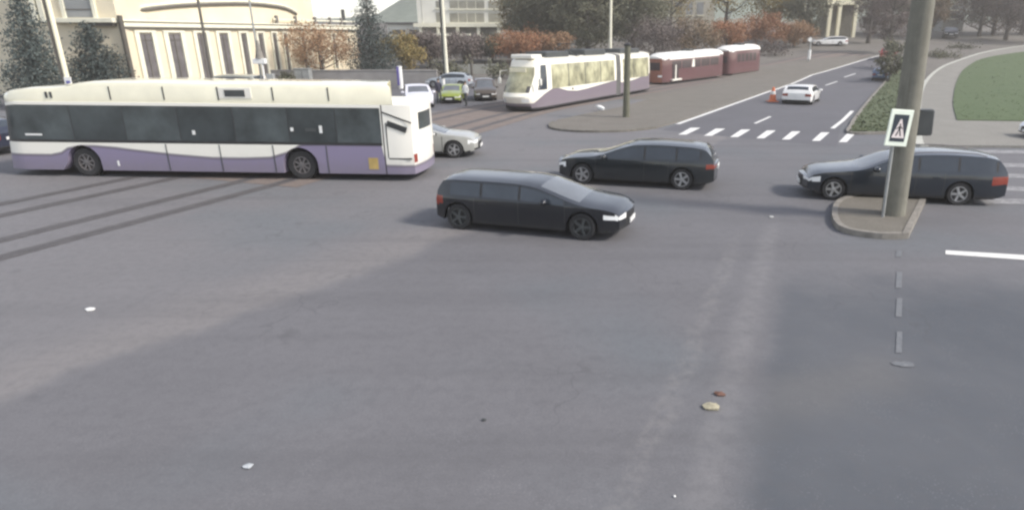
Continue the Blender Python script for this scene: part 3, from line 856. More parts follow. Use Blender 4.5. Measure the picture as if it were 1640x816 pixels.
    for sg in (1, -1):
        m = MB(); y = sg*(hwid-.1); m.tube([(xf-.35, y, 2.5), (xf-.05, y+sg*.35, 2.45), (xf, y+sg*.38, 2.0)], .03, 6); m.box(xf-.08, xf+.08, y+sg*.38-.10, y+sg*.38+.10, 1.65, 2.05, bev=.03); m.build('mirror', M['white'] if sg < 0 else M['white'], root, True)
    x, z = -3.9, 1.15; yy = hw(x, z); sgn = 1 if True else -1
    for sg in (1, -1):
        m = MB(); m.box(x-.12, x+.12, sg*yy-.01, sg*yy+.008, z-.06, z+.06); m.build('side_badge', M['darkgrey'], root)
    return root
build_tram()

def build_old_tram(name, label, A, d, x0, x1, front, W=2.25, H=2.95, sink=0):
    n = Vector((d.y, -d.x, 0))
    if n.y < 0: n = -n
    loc = A+n*W/2; loc.z = terr(loc.y-2)-sink; yaw = math.atan2(d.y, d.x)
    slope = (terr(loc.y+abs(d.y)*8)-terr(loc.y))/8
    root = thing(name, label, 'tram', loc, yaw); root.rotation_euler = (0, math.atan(slope), yaw)
    hwid = W/2
    def hw(x, z):
        a = max(0, (x-(x1-.9))/.9); b = max(0, (x0+.9-x)/.9)
        return hwid*(1-.20*a**2-.20*b**2)*(1-.03*max(0, z-1.4)**2)
    n_w = 5; pw = (x1-x0-2.4)/n_w; panes = [x0+1.2+i*pw for i in range(n_w+1)]
    fe = [q+s for q in panes for s in (-.07, .07)]
    xs = set(round(q, 3) for q in fe) | {x0, x1}
    x = x0
    while x < x1:
        if all(abs(x-q) > .08 for q in fe): xs.add(round(x, 3))
        x += .35
    xs = sorted(xs)
    def cls(kind, x, y, z, t, sg):
        if kind == 'lip': return 'black'
        if kind == 'up':
            if .05 < t < .72:
                for i in range(n_w):
                    if z < 2.22 and panes[i]+.05 < x < panes[i+1]-.05: return ('side_window', sg, i)
            return 'roof' if z > H-.58 else 'body'
        if kind.startswith('top') or kind.endswith('top'): return 'roof'
        if kind in ('front', 'rear'):
            if 1.35 < z < 2.15 and abs(y) < hwid*.66: return 'windscreen' if kind == 'front' else 'rear_window'
            if z > H-.55: return 'roof'
            if front and kind == 'front' and .75 < z < .95 and abs(y) > hwid*.5: return ('headlight', sg)
            return 'end_panel' if kind == 'front' and front else 'body'
        return 'body'
    parts = loft(xs, lin([(x0, H-.25), (x0+.8, H), (x1-.9, H), (x1, H-.3)]), lambda x: 1.25, lambda x: .25, hw, cls, n1=6, n2=10, n3=4, edge=.20, lip=.1, pw=2.2, bulge=(.3, .3))
    pieces(parts, root, 'body', {'side_window': M['oldglass'], 'windscreen': M['oldglass'], 'rear_window': M['oldglass'], 'headlight': M['lens'], 'roof': M['oldroof'], 'end_panel': mat('orange_brown_end', (.24, .10, .065), .5)},
           (('body', 'black'), [M['oldred'], M['black']]))
    m = MB(); m.box(x0+1, x1-1, -.8, .8, -.1, .4); m.build('underframe', M['black'], root)
    m = MB(); m.box((x0+x1)/2-.4, (x0+x1)/2+.4, -.5, .5, H-.02, H+.14, bev=.03); m.build('roof_unit', M['darkgrey'], root)
    return root, hw
M['oldred'] = paint('oxide_tram_paint', (.115, .052, .054), .4, .45)
M['oldglass'] = mat('old_tram_glass', (.062, .048, .050), .22, 0, .2, 1)
M['oldroof'] = mat('old_tram_roof', (.78, .77, .72), .5, 0, .05)
A2, B2 = G(1072, 135.5), G(1161, 123.5); d2 = (A2-B2).normalized()
ot, ohw = build_old_tram('old_tram', 'dark red tram with bright white roof standing behind the white and purple tram', A2, d2, -9.8, .9, True)
sd_ = 1 if (Vector((-d2.y, d2.x, 0)).y < 0) else -1
m = MB(); y = sd_*ohw(-.9, 1)
m.box(-1.45, -.45, min(y-.01*sd_, y+.03*sd_), max(y-.01*sd_, y+.03*sd_), .50, 1.9, 0); m.box(-1.02, -.86, min(y+.032*sd_, y+.06*sd_), max(y+.032*sd_, y+.06*sd_), .5, 1.8, 1); m.box(-1.75, -.2, min(y, y+.22*sd_), max(y, y+.22*sd_), .36, .5, 1)
m.build('door', [M['oldglass'], M['white']], ot)
m = MB(); m.prism([(-.26, 0), (.26, 0), (.14, .75), (-.14, .75)], -.02, .03, 0, Matrix.Translation((-3.9, sd_*(ohw(-3.9, 1.6)+.02), 1.45)) @ Matrix.Rotation(R(90), 4, 'X'))
m.build('side_notice', M['white'], ot)
m = MB(); m.box(-10.7, -9.9, -.08, .08, .45, .6); m.build('coupler', M['black'], ot)
build_old_tram('tram_trailer', 'second dark red tram with a white roof coupled behind the first red one', A2, d2, -17.6, -11.0, False, H=3.15)

# ------------------------------------------------------------------ cars
P1 = dict(W=1.80, wb=3.2, nose=4.08, rear=-.62, top=[(-.62, .80), (-.60, .96), (-.50, 1.16), (-.40, 1.265), (-.1, 1.295), (.8, 1.30), (1.5, 1.29), (2.0, 1.235), (2.22, 1.175), (3.1, .91), (3.4, .865), (3.7, .83), (3.95, .77), (4.08, .68)],
          belt=[(-.62, .84), (1.5, .81), (3.1, .80), (4.08, .66)], pillars=[-.25, .62, 1.62, 2.78], doors=[.44, 1.6, 2.78], mirr=.8, ws=(2.1, 3.1), rw=(-.58, -.42), tail=(.62, .84), head=(.53, .65), hll=.34, bulge=(.14, .07))
P2 = dict(W=1.84, wb=3.22, nose=4.02, rear=-.98, top=[(-.98, .84), (-.95, .97), (-.80, 1.20), (-.64, 1.32), (-.2, 1.38), (.8, 1.41), (1.5, 1.38), (1.85, 1.30), (2.9, .98), (3.2, .95), (3.65, .90), (3.9, .82), (4.02, .72)],
          belt=[(-.98, .92), (1.2, .86), (3.0, .86), (4.02, .68)], pillars=[-.55, .2, 1.2, 2.62], doors=[.44, 1.2, 2.78], ws=(1.8, 2.9), rw=(-.88, -.64), tail=(.72, .86), head=(.58, .74), hll=.26, wr=.34, ra=.40)
P3 = dict(W=1.80, wb=3.40, nose=4.12, rear=-1.22, top=[(-1.22, .88), (-1.19, 1.0), (-1.06, 1.22), (-.92, 1.36), (-.5, 1.43), (.4, 1.46), (1.2, 1.43), (1.75, 1.33), (2.7, .98), (3.1, .93), (3.7, .86), (4.0, .77), (4.12, .66)],
          belt=[(-1.22, .94), (1.2, .90), (2.9, .88), (4.12, .64)], pillars=[-.9, .1, 1.15, 2.5], doors=[.44, 1.2, 2.95], ws=(1.78, 2.72), rw=(-1.13, -.93), tail=(.64, .88), head=(.54, .70), hll=.3, rails=(-.6, 1.5), tll=.42)
P4 = dict(W=1.86, wb=2.7, nose=3.5, rear=-.82, top=[(-.82, .86), (-.78, .95), (-.62, 1.16), (-.4, 1.32), (0, 1.39), (.8, 1.43), (1.3, 1.40), (1.6, 1.32), (2.35, 1.0), (2.6, .95), (3.1, .86), (3.4, .74), (3.5, .6)],
          belt=[(-.82, .92), (1, .88), (2.4, .85), (3.5, .58)], pillars=[-.4, .3, 1.1, 2.15], doors=[.44, 1.1, 2.25], ws=(1.55, 2.35), rw=(-.66, -.34), tail=(.64, .92), head=(.5, .68), tll=.12)
P5 = dict(W=1.85, wb=2.9, nose=3.75, rear=-.85, top=[(-.85, 1.0), (-.83, 1.3), (-.75, 1.62), (-.4, 1.70), (1.0, 1.74), (1.8, 1.66), (2.1, 1.52), (2.85, 1.08), (3.2, 1.0), (3.6, .85), (3.75, .65)],
          belt=[(-.85, 1.0), (1, .98), (2.8, .95), (3.75, .6)], pillars=[-.6, .4, 1.4, 2.6], doors=[.44, 1.4, 2.45], ws=(2.0, 2.85), rw=(-.84, -.74), tail=(.7, 1.2), head=(.55, .75), rearglass=(1.1, 1.6))
loc, yaw, _ = near_side((742, 364), (935, 381), P1['W'])
car('hatchback_car', 'black estate-like hatchback turning in the middle of the junction in front of the bus', loc, yaw, P1, (.006, .008, .012), dark_rims=True)
loc, yaw, _ = near_side((1092, 302), (935, 293), P2['W'])
car('crossover_car', 'dark grey crossover car with silver wheels driving left between bus and crosswalk', loc, yaw, P2, (.012, .016, .019))
loc, yaw, _ = near_side((1528, 326), (1329, 318), P3['W'])
car('estate_car', 'dark blue-grey estate car with roof rails passing behind the concrete pole', loc, yaw, P3, (.012, .018, .027))
loc, yaw, _ = near_side((600, 252), (728, 252), P2['W'])
car('silver_car', 'silver car whose bonnet pokes out from behind the rear of the bus', loc, yaw, P2, (.36, .36, .33))
a62 = R(62); rc = G(1274, 168); dd = Vector((math.cos(a62), math.sin(a62), 0))
c_ = car('white_car', 'white hatchback seen from behind driving up the avenue past the dashed line', rc+dd*.82, a62, P4, (.80, .79, .76)); c_.scale = (1, 1.14, .92)
def parked(name, label, px, py, yaw, P, col, sc=1.0, group=None):
    g = G(px, py); o = car(name, label, (g.x, g.y, g.z), R(yaw), P, col, group); o.scale = (sc, sc, sc); return o
CP = 'cars parked beside the square'
parked('parked_car', 'white hatchback parked facing the road next to the bus roof end', 668, 166, -72, P4, (.72, .71, .76), 1.0, CP)
parked('parked_car', 'small lime green car parked with its front to the junction', 730, 160, -88, P4, (.25, .30, .05), .86, CP)
parked('parked_car', 'dark brown tall van parked beside the nose of the white tram', 776, 156, -80, P5, (.075, .06, .045), .9, CP)
parked('parked_car', 'pale blue-grey car parked behind the lime green one', 742, 140, 175, P4, (.36, .40, .44), .95, CP)
parked('parked_car', 'grey car with a sloping rear window parked in front of the cream building', 402, 162, 176, P5, (.30, .31, .27), 1.12, CP)
parked('blue_car', 'dark blue car half hidden behind the front of the bus', -22, 246, 178, P3, (.012, .016, .034))
parked('white_saloon', 'white car nose entering beside the lawn next to the far crosswalk', 1766, 224, 180, P4, (.82, .82, .82))
parked('far_white_car', 'white estate car crossing at the top of the avenue below the portico', 1342, 73.5, 178, P3, (.80, .80, .78), 1.0)
parked('far_dark_car', 'dark car with bright lamps on the hill road beyond the concrete pole', 1520, 60, -115, P4, (.02, .02, .022), 1.25)
parked('small_blue_car', 'small blue car with pale roof at the far end of the median strip', 1409, 129, 62, P4, (.09, .14, .23), .85)
parked('small_red_car', 'dull red car far up the avenue by the brown trees', 1421, 97, 64, P4, (.32, .05, .05), 1.1)

# ------------------------------------------------------------------ vegetation
LM = {
 'spruce': leaf_mat('spruce_needles', [(.055, .075, .072), (.075, .095, .090), (.09, .108, .10)]),
 'orange': leaf_mat('orange_leaves', [(.26, .14, .08), (.34, .20, .11), (.38, .25, .15), (.22, .15, .09)]),
 'red': leaf_mat('rust_leaves', [(.25, .115, .065), (.34, .16, .085), (.28, .18, .10)]),
 'brown': leaf_mat('brown_leaves', [(.13, .095, .066), (.18, .13, .085), (.15, .125, .08), (.21, .145, .10)]),
 'olive': leaf_mat('olive_leaves', [(.15, .13, .05), (.23, .18, .07), (.32, .235, .09), (.12, .125, .055)]),
 'dark': leaf_mat('dull_green_leaves', [(.085, .092, .062), (.115, .12, .082), (.15, .14, .095)]),
 'grey': leaf_mat('grey_twigs', [(.11, .095, .09), (.15, .125, .115), (.18, .15, .135)]),
}
def leaf(mb, p, s, nrm=None):
    a = Vector((random.gauss(0, 1), random.gauss(0, 1), random.gauss(0, 1))).normalized()
    b = a.cross(Vector((random.gauss(0, 1), random.gauss(0, 1), random.gauss(0, 1)))).normalized()
    a *= s*random.uniform(.6, 1.2); b *= s*random.uniform(.35, .7)
    mb.face([tuple(p-a), tuple(p+b*.9-a*.1), tuple(p+a), tuple(p-b*.9+a*.15)], 0, False)
def broadleaf(root, H, rad, kind, dens=1.0, ls=.17, low=.32, bare=False):
    tk = MB(); r0 = .035*H**.9; tips = []
    lean = Vector((random.uniform(-.03, .03)*H, random.uniform(-.03, .03)*H, 0))
    tk.tube([(0, 0, -.2), (lean.x*.2, lean.y*.2, H*.25), (lean.x*.6, lean.y*.6, H*.5), (lean.x, lean.y, H*.82)], [r0*1.3, r0*.9, r0*.6, r0*.15], 8)
    nl = 11
    for k in range(nl):
        z0 = H*random.uniform(low*.7, .65); a = 2.4*k+random.uniform(-.4, .4); e = random.uniform(.55, .98)
        zt = min(H*.97, z0+H*random.uniform(.12, .34)); R_ = rad*e*math.sqrt(max(.15, 1-((zt-H*(1+low)/2)/(H*(1-low)/2))**2))
        q = Vector((lean.x*z0/H+R_*math.cos(a), lean.y*z0/H+R_*math.sin(a), zt)); s0 = Vector((lean.x*z0/H, lean.y*z0/H, z0))
        mid = s0.lerp(q, .5)+Vector((0, 0, -.04*H)); tk.tube([s0, mid, q], [r0*.42, r0*.26, r0*.06], 6)
        tips += [q, mid.lerp(q, .6)]
        for j in range(3):
            w = mid.lerp(q, random.uniform(.2, .9)); v = w+Vector((random.gauss(0, 1), random.gauss(0, 1), random.uniform(0, 1.3)))*rad*.26
            tk.tube([w, v], [r0*.14, r0*.03], 4); tips.append(v)
    tk.build('trunk', M['bark'], root, True)
    cr = MB(); zc = H*(1+low)/2; hz = H*(1-low)/2
    cl = list(tips)
    for k in range(int(34*dens)):
        while True:
            p = Vector((random.uniform(-1, 1), random.uniform(-1, 1), random.uniform(-1, 1)))
            if .35 < p.length < 1: break
        cl.append(Vector((p.x*rad, p.y*rad, zc+p.z*hz)))
    for c in cl:
        R_ = rad*random.uniform(.14, .30)
        for i in range(int(88*dens*random.uniform(.5, 1.4))):
            d = Vector((random.gauss(0, 1), random.gauss(0, 1), random.gauss(0, .75)))*R_*.62
            leaf(cr, c+d, ls*.80)
    cr.build('crown', LM[kind], root)
def conifer(root, H, rad, kind='spruce', ls=.11, dens=1.0, full=.9):
    tk = MB(); tk.tube([(0, 0, -.2), (0, 0, H*.5), (0, 0, H*.98)], [.03*H, .018*H, .004*H], 8)
    cr = MB(); nl = int(15*max(1, H/7))
    for i in range(nl):
        t = (i+.5)/nl; z = H*(.06+.92*t); r = rad*(1-t)**full*random.uniform(.85, 1.12)+.08
        nb = max(5, int(13*(1-t)+4))
        for k in range(nb):
            a = 6.2832*k/nb+i*.7+random.uniform(-.25, .25); rr = r*random.uniform(.7, 1.12)
            q = Vector((math.cos(a)*rr, math.sin(a)*rr, z-rr*.16)); s0 = Vector((0, 0, z+rr*.1))
            if k % 2 == 0: tk.tube([s0, q], [.03, .008], 4)
            for j in range(int(34*dens*(.5+rr/rad))):
                u = random.random()**.7; p = s0.lerp(q, u)+Vector((random.gauss(0, 1), random.gauss(0, 1), random.gauss(-.3, .9)))*(.10+.11*rr)
                leaf(cr, p, ls)
    tk.build('trunk', M['bark'], root, True); cr.build('crown', LM[kind], root)
def shrub(root, H, rad, kind, n=900, ls=.15):
    tk = MB()
    for k in range(6):
        a = k*1.05; tk.tube([(0, 0, -.1), (math.cos(a)*rad*.5, math.sin(a)*rad*.5, H*.75)], [.05, .012], 5)
    tk.build('stem', M['bark'], root, True); cr = MB()
    cl = [Vector((random.gauss(0, .42)*rad, random.gauss(0, .42)*rad, H*random.uniform(.25, .9))) for _ in range(16)]
    for i in range(n):
        c = random.choice(cl); leaf(cr, c+Vector((random.gauss(0, 1), random.gauss(0, 1), random.gauss(0, .8)))*rad*.17, ls)
    cr.build('crown', LM[kind], root)

def plant(kind, px, Y, top, wpx, label, shape='broad', name='broadleaf_tree', group=None, **kw):
    X = at(px, 57, Y).x; z = terr(Y); H = at(px, top, Y).z-z; rad = wpx/2*(at(px+1, 57, Y).x-X)
    t = thing(name, label, 'tree' if shape != 'shrub' else 'bush', (X, Y, z), random.uniform(0, 6.28), group)
    if shape == 'broad': broadleaf(t, H, rad, kind, **kw)
    elif shape == 'conifer': conifer(t, H, rad, kind, **kw)
    else: shrub(t, H, rad, kind, **kw)
    return t
FR = 'conifers in front of the cream building'
plant('spruce', 45, 44, -14, 112, 'tall dark spruce standing at the left end of the bus before the pale green house', 'conifer', 'spruce_tree', FR, full=.55, dens=1.5)
plant('spruce', 143, 47, 34, 122, 'short broad dark conifer between the cream pole and the brown drainpipe', 'conifer', 'spruce_tree', FR, full=.55, dens=1.5)
plant('orange', 508, 66, 40, 118, 'round tree with pale orange leaves in front of the cream building', low=.30, ls=.13)
plant('spruce', 592, 68, -14, 100, 'narrow dark spruce right of the orange tree reaching into the sky', 'conifer', 'spruce_tree', full=.6, dens=1.4)
BG = 'autumn trees behind the trams'
plant('olive', 640, 74, 56, 74, 'small olive brown tree beside the narrow spruce', group=BG, low=.15)
plant('grey', 685, 80, 54, 70, 'low grey brown tree left of the grey lamp post', group=BG, low=.18)
plant('grey', 742, 84, 56, 66, 'low grey brown tree under the white office block right of the lamp post', group=BG, low=.15)
plant('dark', 787, 86, 60, 54, 'dull green tree just left of the rust red tree above the tram cab', group=BG, low=.15)
plant('red', 833, 84, 46, 82, 'rust red bushy tree above the cab of the white tram', group=BG, low=.15, ls=.15)
plant('orange', 890, 86, 52, 50, 'small pale orange tree above the middle of the white tram', group=BG, low=.15)
plant('olive', 836, 104, -34, 84, 'tall olive tree growing over the right end of the white office block', group=BG, ls=.24, low=.2, dens=1.2)
plant('dark', 878, 96, -60, 130, 'tall dull green tree behind the roof of the white tram', group=BG, ls=.22, low=.12, dens=2.1)
plant('dark', 942, 92, -70, 120, 'tall dark tree left of the slim pale mast', group=BG, ls=.22, low=.12, dens=2.1)
plant('dark', 1014, 96, -60, 120, 'tall grey green tree right of the slim pale mast', group=BG, ls=.22, low=.14, dens=2.0)
plant('grey', 1050, 88, 36, 96, 'grey brown tree above the roof of the red tram', group=BG, low=.15)
plant('brown', 1112, 92, 34, 90, 'brown tree between red tram and trailer roofs', group=BG, low=.15)
plant('olive', 1072, 116, -50, 84, 'loose olive tree before the pale flats', group=BG, ls=.24, low=.25, dens=.55)
plant('red', 1165, 98, 32, 70, 'rusty red tree above the white roof of the tram trailer', group=BG, low=.18, ls=.17)
plant('red', 1226, 102, 28, 72, 'wide rusty tree right of the tram trailer', group=BG, low=.2, ls=.17)
plant('olive', 1160, 122, -60, 120, 'tall yellow olive tree above the rusty trees', group=BG, ls=.26, low=.2, dens=.55)
plant('olive', 1245, 120, -56, 110, 'tall olive tree left of the white portico', group=BG, ls=.26, low=.2, dens=1.3)
plant('dark', 1290, 112, -36, 66, 'narrow green tree just beside the white portico', group=BG, ls=.22, low=.12)
plant('orange', 1272, 106, 36, 60, 'small orange brown tree near the slim white marker post', group=BG, low=.15)
FT = 'far trees closing the view behind the buildings'
for k_, (px_, kd_, lb_) in enumerate(((905, 'olive', 'far olive tree rising over the middle of the white tram'), (985, 'dark', 'far dull green tree directly behind the slim pale mast'), (1398, 'brown', 'far brown tree right of the portico'), (1455, 'dark', 'far dull tree behind the top of the concrete pole'), (1590, 'brown', 'far brown tree between two bare trees above the lawn'), (1635, 'grey', 'far grey tree at the right edge above the lawn'))):
    plant(kd_, px_, 128+(k_ % 3)*2, -60, 105, lb_, group=FT, ls=.30, low=.05, dens=1.1)
RT = 'bare trees on the right of the avenue'
plant('grey', 1392, 112, -50, 70, 'bare grey brown tree at the top of the avenue right of the portico', group=RT, ls=.18, low=.12)
plant('grey', 1426, 96, -30, 64, 'bare brown tree directly left of the concrete pole', group=RT, ls=.16, low=.1)
plant('dark', 1442, 78, 62, 56, 'dark leafy bush on the median touching the concrete pole', 'shrub', 'bush', n=1300)
plant('dark', 1432, 66, 88, 44, 'low green bush on the median just behind the crossing sign', 'shrub', 'bush', n=900)
plant('grey', 1568, 126, -40, 90, 'grey leafless tree right of the small hill house', group=RT, ls=.2, low=.12)
plant('grey', 1612, 118, -50, 90, 'purple grey bare tree above the lawn at the right', group=RT, ls=.2, low=.12)
plant('grey', 1665, 112, -40, 110, 'bare tree cut off by the right edge above the lawn', group=RT, ls=.2, low=.12)
plant('brown', 1488, 120, -30, 50, 'brown tree showing just right of the concrete pole top', group=RT, ls=.2, low=.12)
plant('dark', 1512, 92, 88, 60, 'dark low hedge bush beside the pale kerb of the curved pavement', 'shrub', 'bush', n=900)
plant('dark', 1548, 104, 78, 56, 'dull hedge bush further up along the curved pavement', 'shrub', 'bush', n=800)
plant('grey', 1245, 93, 62, 60, 'blue grey bush along the tram stop behind the trailer', 'shrub', 'bush', n=900)
plant('dark', 444, 60, 119, 40, 'small grey green bush left of the orange tree trunk', 'shrub', 'bush', n=500)
plant('dark', 712, 66, 96, 70, 'dark bush round the foot of the grey lamp post', 'shrub', 'bush', n=800)
plant('dark', 800, 70, 100, 60, 'dark bush behind the cab of the white tram', 'shrub', 'bush', n=800)

# ------------------------------------------------------------------ buildings
M['wall'] = mat('cream_render', (.70, .62, .46), .85, 0, .07, .6, 0, .3)
M['wall2'] = mat('pink_cream_render', (.67, .60, .45), .85, 0, .07, .5, 0, .3)
M['trim'] = mat('pale_trim', (.70, .68, .55), .8, 0, .06)
M['pane'] = mat('dull_pane', (.13, .12, .12), .25, 0, .25, 1.2)
M['greypane'] = mat('grey_pane', (.24, .25, .25), .3, 0, .15, .7)
M['darktrim'] = mat('shade_and_dark_trim', (.10, .09, .075), .7)  # used for the cornice shade strip and for dark trim, masts, posts
M['green'] = mat('pale_green_render', (.55, .58, .38), .85, 0, .06, .6)
M['office'] = mat('white_render', (.66, .65, .58), .8, 0, .07, .4)
M['roofing'] = mat('roof_felt', (.16, .15, .14), .9)

def build_theatre():
    A = at(196, 57, 50); B = at(572, 57, 78); A.z = B.z = 0
    d = (B-A).normalized(); yaw = math.atan2(d.y, d.x); L = (B-A).length
    # local frame: +x along the long facade, facade faces -y (towards the square)
    root = thing('theatre_building', 'long cream building with an arched gable line and tall narrow dark windows', 'building', A, yaw)
    def S(px, py): return onplane(A, B, px, py)
    sU = S(508, 15)[0]; zc = S(300, 39)[1]
    m = MB(); m.box(0, sU, .6, 16, -1, 11.0); m.build('upper_wall', M['wall2'], root)
    m = MB(); m.box(0, L, 0, .59, -1, zc+.1); m.box(sU+.01, L, .6, 14, -1, zc+.1); m.build('wall', M['wall'], root)
    m = MB(); m.box(-.1, L+.15, -.28, -.003, zc-.28, zc+.02, bev=.04); m.box(-.1, L+.2, -.36, .3, zc+.103, zc+.22, bev=.03); m.build('cornice', M['trim'], root)
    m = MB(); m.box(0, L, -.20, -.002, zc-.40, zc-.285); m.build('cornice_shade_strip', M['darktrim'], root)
    pts = [S(px, py) for px, py in ((186, 24), (240, 16), (290, 10.5), (345, 7.5), (400, 7), (440, 10), (466, 15), (482, 23))]
    for off, r, k in ((0, .14, 'darktrim'), (.24, .12, 'trim')):
        m = MB(); m.tube([(a, .55, z+off) for a, z in smoothline_xz(pts)], r, 6); m.build('gable_moulding', M[k], root, True)
    wins = [(236, 20), (282, 20), (325, 15), (360, 14), (392, 9), (419, 8), (441, 6), (458, 5), (486, 5), (512, 4), (535, 4)]
    for px, w in wins:
        a, b = S(px-w/2, 80)[0], S(px+w/2, 80)[0]; z0, z1 = .75+.02*a, zc-.75
        m = MB(); m.box(a, b, -.03, .2, z0, z1); m.box((a+b)/2-.05, (a+b)/2+.05, -.07, -.031, z0, z1, 1); m.box(a, b, -.07, -.031, z1-.5, z1-.42, 1)
        f = m.build('window', [M['pane'], M['darktrim']], root)
        m = MB(); t = min(.42, (b-a)*.35)
        m.box(a-t, a-.003, -.16, -.002, z0-.1, z1+.1); m.box(b+.003, b+t, -.16, -.002, z0-.1, z1+.1); m.box(a-t, b+t, -.18, -.002, z1+.103, z1+.25); m.build('window_surround', M['trim'], f)
    for px in (445, 475, 506, 530, 548):
        a = S(px, 30)[0]; m = MB(); m.box(a-.12, a+.12, .05, .3, zc+.2, zc+.95); m.build('parapet_post', M['roofing'], root)
    m = MB(); m.box(S(440, 30)[0], L, .12, .2, zc+.55, zc+.68); m.build('parapet_rail', M['trim'], root)
    a = S(567, 20)[0]; m = MB(); m.lathe([(.2, zc), (.2, zc+1.9)], 10, 0, 'Z', (a-.4, 1.2, 0)); m.build('flue', M['darkgrey'], root, True)
    m = MB(); m.box(0, L, -.10, -.001, -1, .7); m.build('plinth', M['kerb'], root)
    # blunt end wing on the left, facing the junction
    return root
def smoothline_xz(p): return [(x, z) for x, z in smoothline(p, 4)]
build_theatre()
def build_wing():
    Y = 49.5; a = at(42, 60, Y).x; b = at(194, 60, Y).x
    root = thing('annex_building', 'pinkish cream wing with a grey upper window left of the brown drainpipe', 'building', (0, Y, 0))
    m = MB(); m.box(a, b, 0, 9, -1, 11); m.build('wall', M['wall2'], root)
    p, q = at(102, 2, Y), at(152, 28, Y)
    m = MB(); m.box(p.x, q.x, -.05, .2, q.z, p.z+.5); m.box(p.x, q.x, -.09, -.051, q.z+.5, q.z+.56, 1); w = m.build('window', [M['greypane'], M['darktrim']], root)
    m = MB(); m.box(p.x-.25, p.x-.003, -.16, -.002, q.z-.1, p.z+.5); m.box(q.x+.003, q.x+.25, -.16, -.002, q.z-.1, p.z+.5); m.build('frame', M['trim'], w)
    z = at(150, 34, Y).z
    m = MB(); m.box(at(88, 30, Y).x, b+.1, -.7, -.004, z-.12, z+.2, bev=.03); m.build('ledge', M['trim'], root)
    u = at(150, 38, Y); m = MB(); m.box(u.x, b-.1, -.5, -.004, z-.34, z-.124); m.build('ledge_underside', M['darktrim'], root)  # dark block along the underside of the ledge
    u = at(172, 87, Y); v = at(193, 87, Y); m = MB(); m.box(u.x, v.x, -.4, -.004, u.z-.12, u.z+.1); m.build('lower_ledge', mat('tan_ledge', (.3, .27, .2), .8), root)
    for px in (60, 72):
        x = at(px, 20, Y).x; m = MB(); m.box(x-.18, x+.18, -.35, -.004, at(px, 36, Y).z, 11); m.build('pillar', M['trim'], root)
    x = at(205, 76, Y).x; m = MB(); m.tube([(x, -.2, at(205, 127, Y).z-1.2), (x, -.2, at(205, 25, Y).z)], .17, 10); m.build('drainpipe', mat('brown_pipe', (.085, .075, .06), .6), root, True)
build_wing()
def simple_building(name, label, px0, px1, Y, z0, z1, depth, wm, cells, pm, extra=None):
    a, b = at(px0, 57, Y).x, at(px1, 57, Y).x
    root = thing(name, label, 'building', (0, Y, 0))
    m = MB(); m.box(a, b, 0, depth, z0, z1); m.build('wall', wm, root)
    m = MB(); m.box(a-.3, b+.3, -.3, depth+.3, z1+.003, z1+.35); m.build('roof', M['roofing'], root)
    for x0, y0, x1, y1 in cells:
        p, q = at(x0, y0, Y), at(x1, y1, Y)
        m = MB(); m.box(p.x, q.x, -.05, .1, q.z, p.z); n = max(1, int((q.x-p.x)/1.3))
        for k in range(1, n): x = p.x+(q.x-p.x)*k/n; m.box(x-.04, x+.04, -.09, -.051, q.z, p.z, 1)
        w = m.build('window', [pm, M['trim']], root)
        m = MB(); m.box(p.x-.15, q.x+.15, -.2, -.004, q.z-.22, q.z-.003); m.build('sill', M['trim'], w)
    return root
simple_building('green_house', 'pale green rendered house at the far left edge behind the spruce', -60, 34, 60, 0, 11, 8, M['green'], [(-20, -20, -2, 8), (8, -14, 22, 6), (-20, 50, -6, 84)], M['greypane'])
ob = simple_building('office_block', 'white office block with bands of grey windows above the brown trees', 671, 812, 112, 6.3, 16, 14, M['office'],
    [(673, -20, 677, 36), (698, 2, 711, 13), (698, 20, 711, 36), (720, 2, 776, 14), (720, 21, 776, 36), (782, 2, 804, 14), (782, 21, 804, 36), (720, -20, 776, -4)], mat('office_pane', (.27, .26, .21), .3, 0, .3, .5))
a, b = at(666, 57, 112).x, at(812, 57, 112).x
m = MB(); m.box(a, b, -1.2, -.21, 5.9, 6.5); m.build('ledge', M['trim'], ob)
m = MB(); m.box(a+1, b-1, .3, 13, 2.5, 6.29); m.build('ground_floor', mat('grey_glazing', (.2, .19, .17), .5, 0, .3, .5), ob)
for px in (676, 704, 735, 768, 800):
    x = at(px, 57, 112).x; m = MB(); m.box(x-.25, x+.25, -1.0, -.5, 2.8, 5.89); m.build('column', M['trim'], ob)
z = at(700, 56, 112).z; m = MB(); m.box(at(688, 57, 112).x, at(756, 57, 112).x, -2.4, -1.21, z-.2, z+.2); m.build('canopy', M['trim'], ob)
simple_building('flats', 'pale block of flats with upright piers seen through the olive trees', 1026, 1142, 136, 5, 24, 12, mat('flats_render', (.42, .40, .33), .85, 0, .1, .4),
    [(1032+k*17, -26, 1041+k*17, -6) for k in range(6)]+[(1032+k*17, 4, 1041+k*17, 24) for k in range(6)], M['greypane'])
simple_building('school_building', 'broad grey green building behind the dark trees', 812, 1000, 140, 5, 22, 12, mat('dull_render', (.33, .32, .26), .85, 0, .1, .4),
    [(820+k*22, -20, 832+k*22, -4) for k in range(8)]+[(820+k*22, 6, 832+k*22, 22) for k in range(8)], M['greypane'])
simple_building('hill_house', 'small grey house with white window bands right of the concrete pole', 1506, 1540, 138, 4, 13.5, 8, mat('grey_render', (.30, .30, .28), .85),
    [(1511, -6, 1533, 3), (1511, 9, 1533, 16), (1511, 22, 1533, 30)], mat('band_pane', (.17, .18, .18), .3))
simple_building('low_pavilion', 'long low white pavilion between spruce and office block', 622, 690, 118, 3.5, 6.4, 6, M['office'], [(628, 48, 650, 56), (656, 48, 682, 56)], M['pane'])
